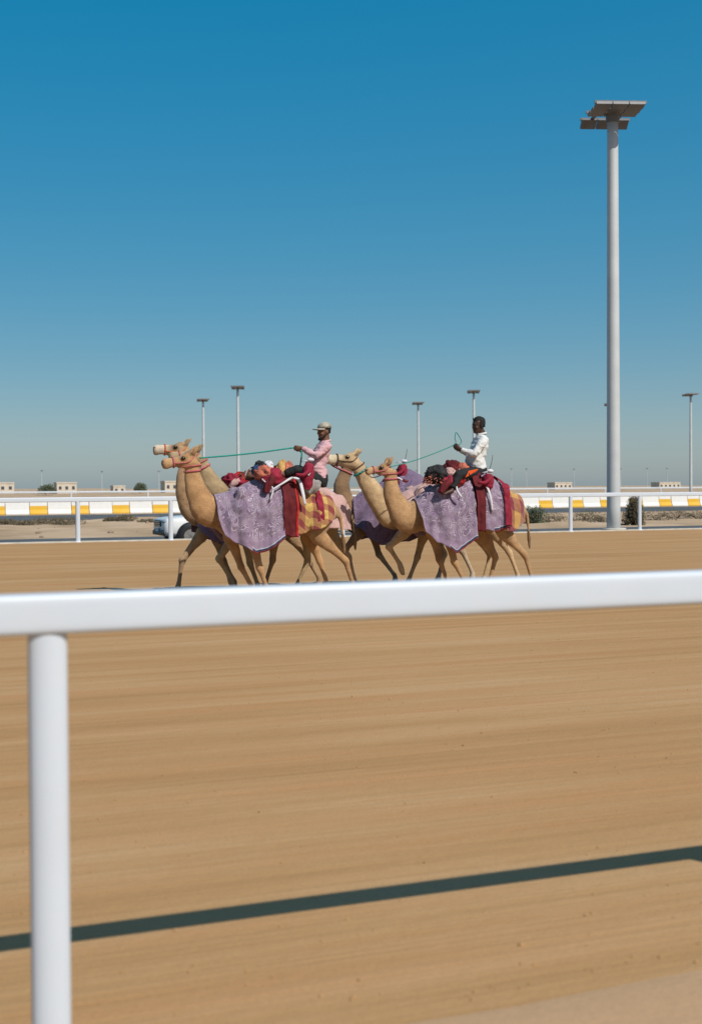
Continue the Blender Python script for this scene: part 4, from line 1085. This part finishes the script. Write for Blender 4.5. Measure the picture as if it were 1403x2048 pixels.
def robot_jockey(px, py, Y, h, label, lean=6, emblem=True):
    c = P(px, py, Y); root = empty('robot_jockey', c - Vector((0, 0, h * .5)), label, 'robot jockey', 'robot jockeys')
    b0, b1 = c - Vector((0, 0, h * .5)), c + Vector((lean * .008, 0, h * .42))
    mb = MB().tube([(b0, .065, .06), (b0.lerp(b1, .25), .095, .085), (b0.lerp(b1, .6), .10, .088), (b0.lerp(b1, .88), .08, .072), (b1, .045, .045)], side=(0, 1, 0), seg=30, sub=9, fn=lambda t, th, x, y: (x * (1 + .16 * nz(t * 7, math.cos(th) * 2, math.sin(th) * 2) + .12 * (.4 - abs(nz(t * 15, math.cos(th) * 3, math.sin(th) * 3)))), y * (1 + .16 * nz(t * 7 + 4, math.cos(th) * 2, math.sin(th) * 2))))
    build(mb, 'silks', M['crimson'], root)
    cp = build(MB().ball(b1 + Vector((.02, 0, .045)), (.058, .052, .032)), 'cap', M['white_cloth'], root)
    build(MB().tube([(b1 + Vector((-.04, 0, .03)), .05, .008), (b1 + Vector((-.11, 0, .02)), .04, .006)], side=(0, 1, 0), seg=10, sub=2), 'peak', M['white_cloth'], root, cp)
    for s in (-1, 1):
        a = b0.lerp(b1, .72) + Vector((-.02, .10 * s, 0))
        build(MB().tube([(a, .034), (a + Vector((-.10, .02 * s, -.07)), .030), (a + Vector((-.2, -.02 * s, -.06)), .022)], seg=10, sub=3), 'arm', M['crimson'], root)
    build(MB().tube([(b0.lerp(b1, .5) + Vector((-.1, .08, 0)), .006), (b0.lerp(b1, .5) + Vector((.1, .12, .22)), .005), (b0.lerp(b1, .5) + Vector((.16, .14, .42)), .003)], seg=6, sub=4), 'whip', M['charcoal'], root)
    if emblem:
        m = b0.lerp(b1, .62) + Vector((-.03, -.105, 0)); mb = MB()
        for a_, ln in ((0, .07), (60, .05), (-60, .05)):
            mb.box(m, (.022, .016, ln), Matrix.Rotation(R(a_), 3, 'Y'))
        build(mb, 'emblem', M['white_cloth'], root, shade=False)
    return root

# near leading camel
B = BODY['A']; sad = empty('saddle', (B['X0'] + 1.15, YA, 1.6), 'checked yellow and maroon saddle blankets under the person in pink', 'saddle', 'camel saddles')
drape('A', 'saddle_blanket', 'plaid', 0.93, 1.78, [(.9, 1.02), (1.2, 1.00), (1.45, 1.07), (1.78, 1.22)], [(.9, 1.05), (1.78, 1.2)], off=.030, amp=.022, folds=5, seed=2.0, flare=.02, root=sad)
drape('A', 'saddle_flap', 'maroon', 0.91, 1.125, [(.88, .98), (1.13, .97)], [(.88, 1.0), (1.13, 1.0)], off=.066, amp=.016, folds=6, seed=5.0, flare=.02, root=sad, nu=20)
drape('A', 'flap_binding', 'red', 1.118, 1.150, [(1.1, .97), (1.15, .97)], [(1.1, 1.0), (1.15, 1.0)], off=.074, amp=.016, folds=6, seed=5.0, flare=.02, root=sad, nu=4)
drape('A', 'breeching', 'crimson', 1.46, 1.56, [(1.4, 1.16), (1.56, 1.12)], [(1.4, 1.2), (1.56, 1.2)], off=.055, amp=.012, folds=6, seed=8.0, flare=.0, root=sad, nu=8)
girth('A', 1.02, 'maroon', sad, .05); 
Yn = YA - 0.36
build(MB().tube([(P(545, 979, Yn - .02), .012, .012), (P(566, 966, Yn - .02), .015, .015), (P(584, 956, Yn + .02), .020, .016), (P(598, 961, Yn - .02), .026, .016), (P(605, 984, Yn - .07), .026, .014), (P(610, 1010, Yn - .08), .018, .010)], side=(1, 0, 0), seg=10, sub=4), 'white_strap', M['white_cloth'], sad)
build(MB().tube([(P(540, 1000, Yn - .03), .011), (P(546, 978, Yn - .02), .012), (P(535, 968, Yn + .02), .011), (P(524, 958, Yn + .08), .012)], seg=8, sub=4), 'tie_rope', M['white_cloth'], sad)
build(MB().tube([(P(490, 952, YA + .15), .008), (P(497, 937, YA + .12), .008), (P(512, 932, YA + .08), .008), (P(530, 935, YA), .008), (P(540, 944, YA - .05), .008)], seg=8, sub=5), 'hoop', M['white_cloth'], sad)
build(MB().tube([(P(562, 953, YA - .20), .010), (P(574, 942, YA - .25), .012), (P(592, 938, YA - .30), .012), (P(604, 942, YA - .33), .010)], seg=8, sub=5), 'hoop', M['white_cloth'], sad)
bun = empty('saddle_bundle', P(535, 955, YA), 'heap of red, blue and striped cloths on the hump before the person in pink', 'cloth bundle', 'saddle bundles')
build(lump(P(528, 946, YA - .12), (.15, .17, .11), 1.0, .3), 'cloth', M['coral'], bun)
build(lump(P(520, 936, YA + .02), (.09, .14, .10), 2.0, .3), 'cloth', M['charcoal'], bun)
build(lump(P(513, 941, YA - .02), (.07, .12, .08), 3.0, .25), 'cloth', M['blue'], bun)
build(lump(P(537, 931, YA), (.07, .10, .07), 4.0, .3), 'cloth', M['white_cloth'], bun)
build(lump(P(545, 955, YA - .22), (.16, .12, .12), 5.0, .3), 'cloth', M['crimson'], bun)
build(roll([(P(560, 950, YA - .14), .07), (P(562, 935, YA - .08), .075), (P(566, 924, YA), .05)], 6.0), 'cloth', M['mustard'], bun)
build(roll([(P(572, 950, YA - .16), .06), (P(576, 936, YA - .10), .065), (P(578, 926, YA), .04)], 7.0), 'cloth', M['coral'], bun)
build(roll([(P(584, 952, YA - .15), .06), (P(586, 940, YA - .08), .06), (P(586, 932, YA), .04)], 8.0), 'cloth', M['grey_cloth'], bun)
build(roll([(P(530, 985, YA - .34), .035, .05), (P(538, 968, YA - .34), .06, .06), (P(545, 955, YA - .28), .07, .06)], 9.0), 'cloth', M['maroon'], bun)
build(tassels(P(522, 940, YA - .02), (.12, .13, .10), 80, .04, 3), 'fringe', M['charcoal'], bun)
build(roll([(P(612, 985, Yn + .03), .08, .06), (P(622, 972, Yn + .06), .11, .07), (P(634, 978, Yn + .08), .10, .06)], 3.3), 'cushion', M['grey_cloth'], bun)
robot_jockey(612, 950, YA - .36, .42, 'crimson robot jockey with white cap at the hip of the person in pink')

# near rear camel
B = BODY['D']; sad = empty('saddle', (B['X0'] + 1.1, YA, 1.6), 'mauve and ochre saddle cloths under the person in white', 'saddle', 'camel saddles')
drape('D', 'rump_blanket', 'plaid2', 1.20, 1.82, [(1.2, 1.0), (1.5, .98), (1.82, 1.12)], [(1.2, 1.0), (1.82, 1.2)], off=.026, amp=.020, folds=5, seed=3.0, flare=.02, root=sad)
drape('D', 'saddle_blanket', 'purple', 0.92, 1.42, [(.9, 1.04), (1.15, .98), (1.42, 1.04)], [(.9, 1.05), (1.42, 1.1)], off=.045, amp=.030, folds=9, seed=7.0, flare=.03, root=sad)
drape('D', 'saddle_flap', 'maroon', 0.85, 1.00, [(.8, 1.0), (1.0, .98)], [(.8, 1.0), (1.0, 1.0)], off=.085, amp=.012, folds=6, seed=5.0, flare=.02, root=sad, nu=16)
drape('D', 'breeching', 'crimson', 1.36, 1.46, [(1.3, 1.1), (1.46, 1.06)], [(1.3, 1.2), (1.46, 1.2)], off=.095, amp=.010, folds=6, seed=8.0, flare=.0, root=sad, nu=8)
girth('D', 0.92, 'maroon', sad, .05)
build(MB().tube([(P(968, 965, Yn), .018, .012), (P(976, 980, Yn - .06), .020, .012), (P(981, 1000, Yn - .08), .020, .012), (P(984, 1022, Yn - .07), .016, .010)], side=(1, 0, 0), seg=10, sub=4), 'white_strap', M['white_cloth'], sad)
build(MB().tube([(P(911, 968, Yn), .014), (P(914, 982, Yn - .05), .016), (P(922, 994, Yn - .08), .014)], seg=8, sub=4), 'tie_rope', M['white_cloth'], sad)
bun = empty('saddle_bundle', P(900, 950, YA), 'heap of tasselled dark and red cloths on the hump before the person in white', 'cloth bundle', 'saddle bundles')
build(lump(P(872, 950, YA - .08), (.16, .20, .14), 11.0, .3), 'cloth', M['charcoal'], bun)
build(tassels(P(872, 950, YA - .08), (.15, .19, .13), 150, .045, 8), 'fringe', M['charcoal'], bun)
build(tassels(P(868, 962, YA - .16), (.15, .17, .10), 90, .045, 9), 'fringe', M['coral'], bun)
build(lump(P(903, 938, YA), (.14, .18, .13), 12.0, .3), 'cloth', M['maroon'], bun)
build(lump(P(901, 946, YA - .14), (.10, .10, .08), 13.0, .3), 'cloth', M['pink'], bun)
build(lump(P(922, 945, YA - .10), (.11, .14, .15), 14.0, .3), 'cloth', M['coral'], bun)
build(lump(P(915, 958, YA - .22), (.11, .10, .11), 15.0, .3), 'cloth', M['red'], bun)
build(tassels(P(915, 955, YA - .18), (.13, .12, .13), 90, .04, 12), 'fringe', M['grey_cloth'], bun)
build(lump(P(896, 966, YA - .24), (.13, .10, .10), 16.0, .3), 'cloth', M['crimson'], bun)
build(roll([(P(880, 985, YA - .36), .03, .05), (P(890, 970, YA - .34), .06, .06), (P(900, 962, YA - .26), .07, .06)], 9.5), 'cloth', M['maroon'], bun)
robot_jockey(973, 962, YA - .34, .26, 'slumped crimson robot jockey behind the person in white', 4, emblem=False)
# farther camels
bun = empty('saddle_bundle', P(470, 965, YB), 'crimson padded bundle on the farthest leading camel', 'cloth bundle', 'saddle bundles')
build(lump(P(466, 964, YB - .15), (.16, .20, .12), 21.0, .3), 'cloth', M['crimson'], bun)
build(lump(P(477, 958, YB - .05), (.12, .18, .11), 22.0, .3), 'cloth', M['red'], bun)
build(roll([(P(462, 975, YB - .3), .04), (P(468, 966, YB - .32), .05), (P(476, 962, YB - .28), .05)], 2.5), 'cloth', M['pink'], bun)
bun = empty('saddle_bundle', P(505, 955, YF), 'brown fleecy roll on the pink blanket of the leading middle camel', 'cloth bundle', 'saddle bundles')
build(roll([(P(490, 952, YF - .15), .07), (P(503, 951, YF - .18), .085), (P(516, 955, YF - .16), .07)], 3.5, .2), 'fleece', M['brown'], bun)
build(tassels(P(503, 951, YF - .17), (.17, .09, .08), 70, .04, 21), 'fringe', M['brown'], bun)
robot_jockey(801, 946, YB - .05, .36, 'crimson robot jockey on the farthest rear camel, beyond the pink blanket', 5, emblem=False)
pad = empty('saddle_bundle', P(795, 965, YB), 'dark saddle pad under the robot jockey of the farthest rear camel', 'cloth bundle', 'saddle bundles')
build(lump(P(794, 968, YB), (.26, .24, .12), 31.0, .2), 'pad', M['maroon'], pad)
build(MB().tube([(P(778, 962, YB - .15), .014), (P(788, 955, YB - .18), .016), (P(800, 958, YB - .2), .016), (P(812, 968, YB - .22), .012)], seg=8, sub=4), 'white_strap', M['white_cloth'], pad)

# ropes
def rope(name, pts, r, mat, label):
    root_p = pts[0]; o = build(MB().tube([(p, r) for p in pts], seg=8, sub=6), name, M[mat]); return tag(o, label, 'rope', 'reins')
BA = BODY['A']; hA = BA['pl'] + BA['nn'] * .06 + Vector((0.02, -.07, 0))
m1 = J1['hdn'] + (J1['hdn'] - J1['wrn']).normalized() * .01 + Vector((0.0, .03, .0))
e1 = P(399, 916, YA - .06)
rope('rein_rope', [e1, e1.lerp(m1, .33) + Vector((0, 0, -.012)), e1.lerp(m1, .66) + Vector((0, 0, -.012)), m1, m1 + Vector((.07, .02, -.02)), P(603, 905, YA), P(601, 925, YA), P(598, 945, YA - .02)], .0115, 'teal', 'taut green rope from the person in pink to the nearest leading camel')
m2 = J2['hdn'] + Vector((0, .03, 0)); e2 = P(779, 934, YA - .06)
rope('rein_rope', [e2, e2.lerp(m2, .33) + Vector((0, 0, -.03)), e2.lerp(m2, .66) + Vector((0, 0, -.03)), m2, P(909, 876, YA - .03), P(911, 865, YA - .03), P(917, 872, YA - .01), P(922, 884, YA), P(914, 892, YA)], .007, 'teal', 'slack green rope from the person in white to the nearest rear camel')
hC = P(733, 947, YF - .1)
rope('lead_rope', [P(722, 941, YF - .13), P(733, 944, YF - .2), P(745, 955, YF - .35), P(772, 946, YA + .10)], .009, 'grey_cloth', 'short grey lead rope joining the two rear camel heads')
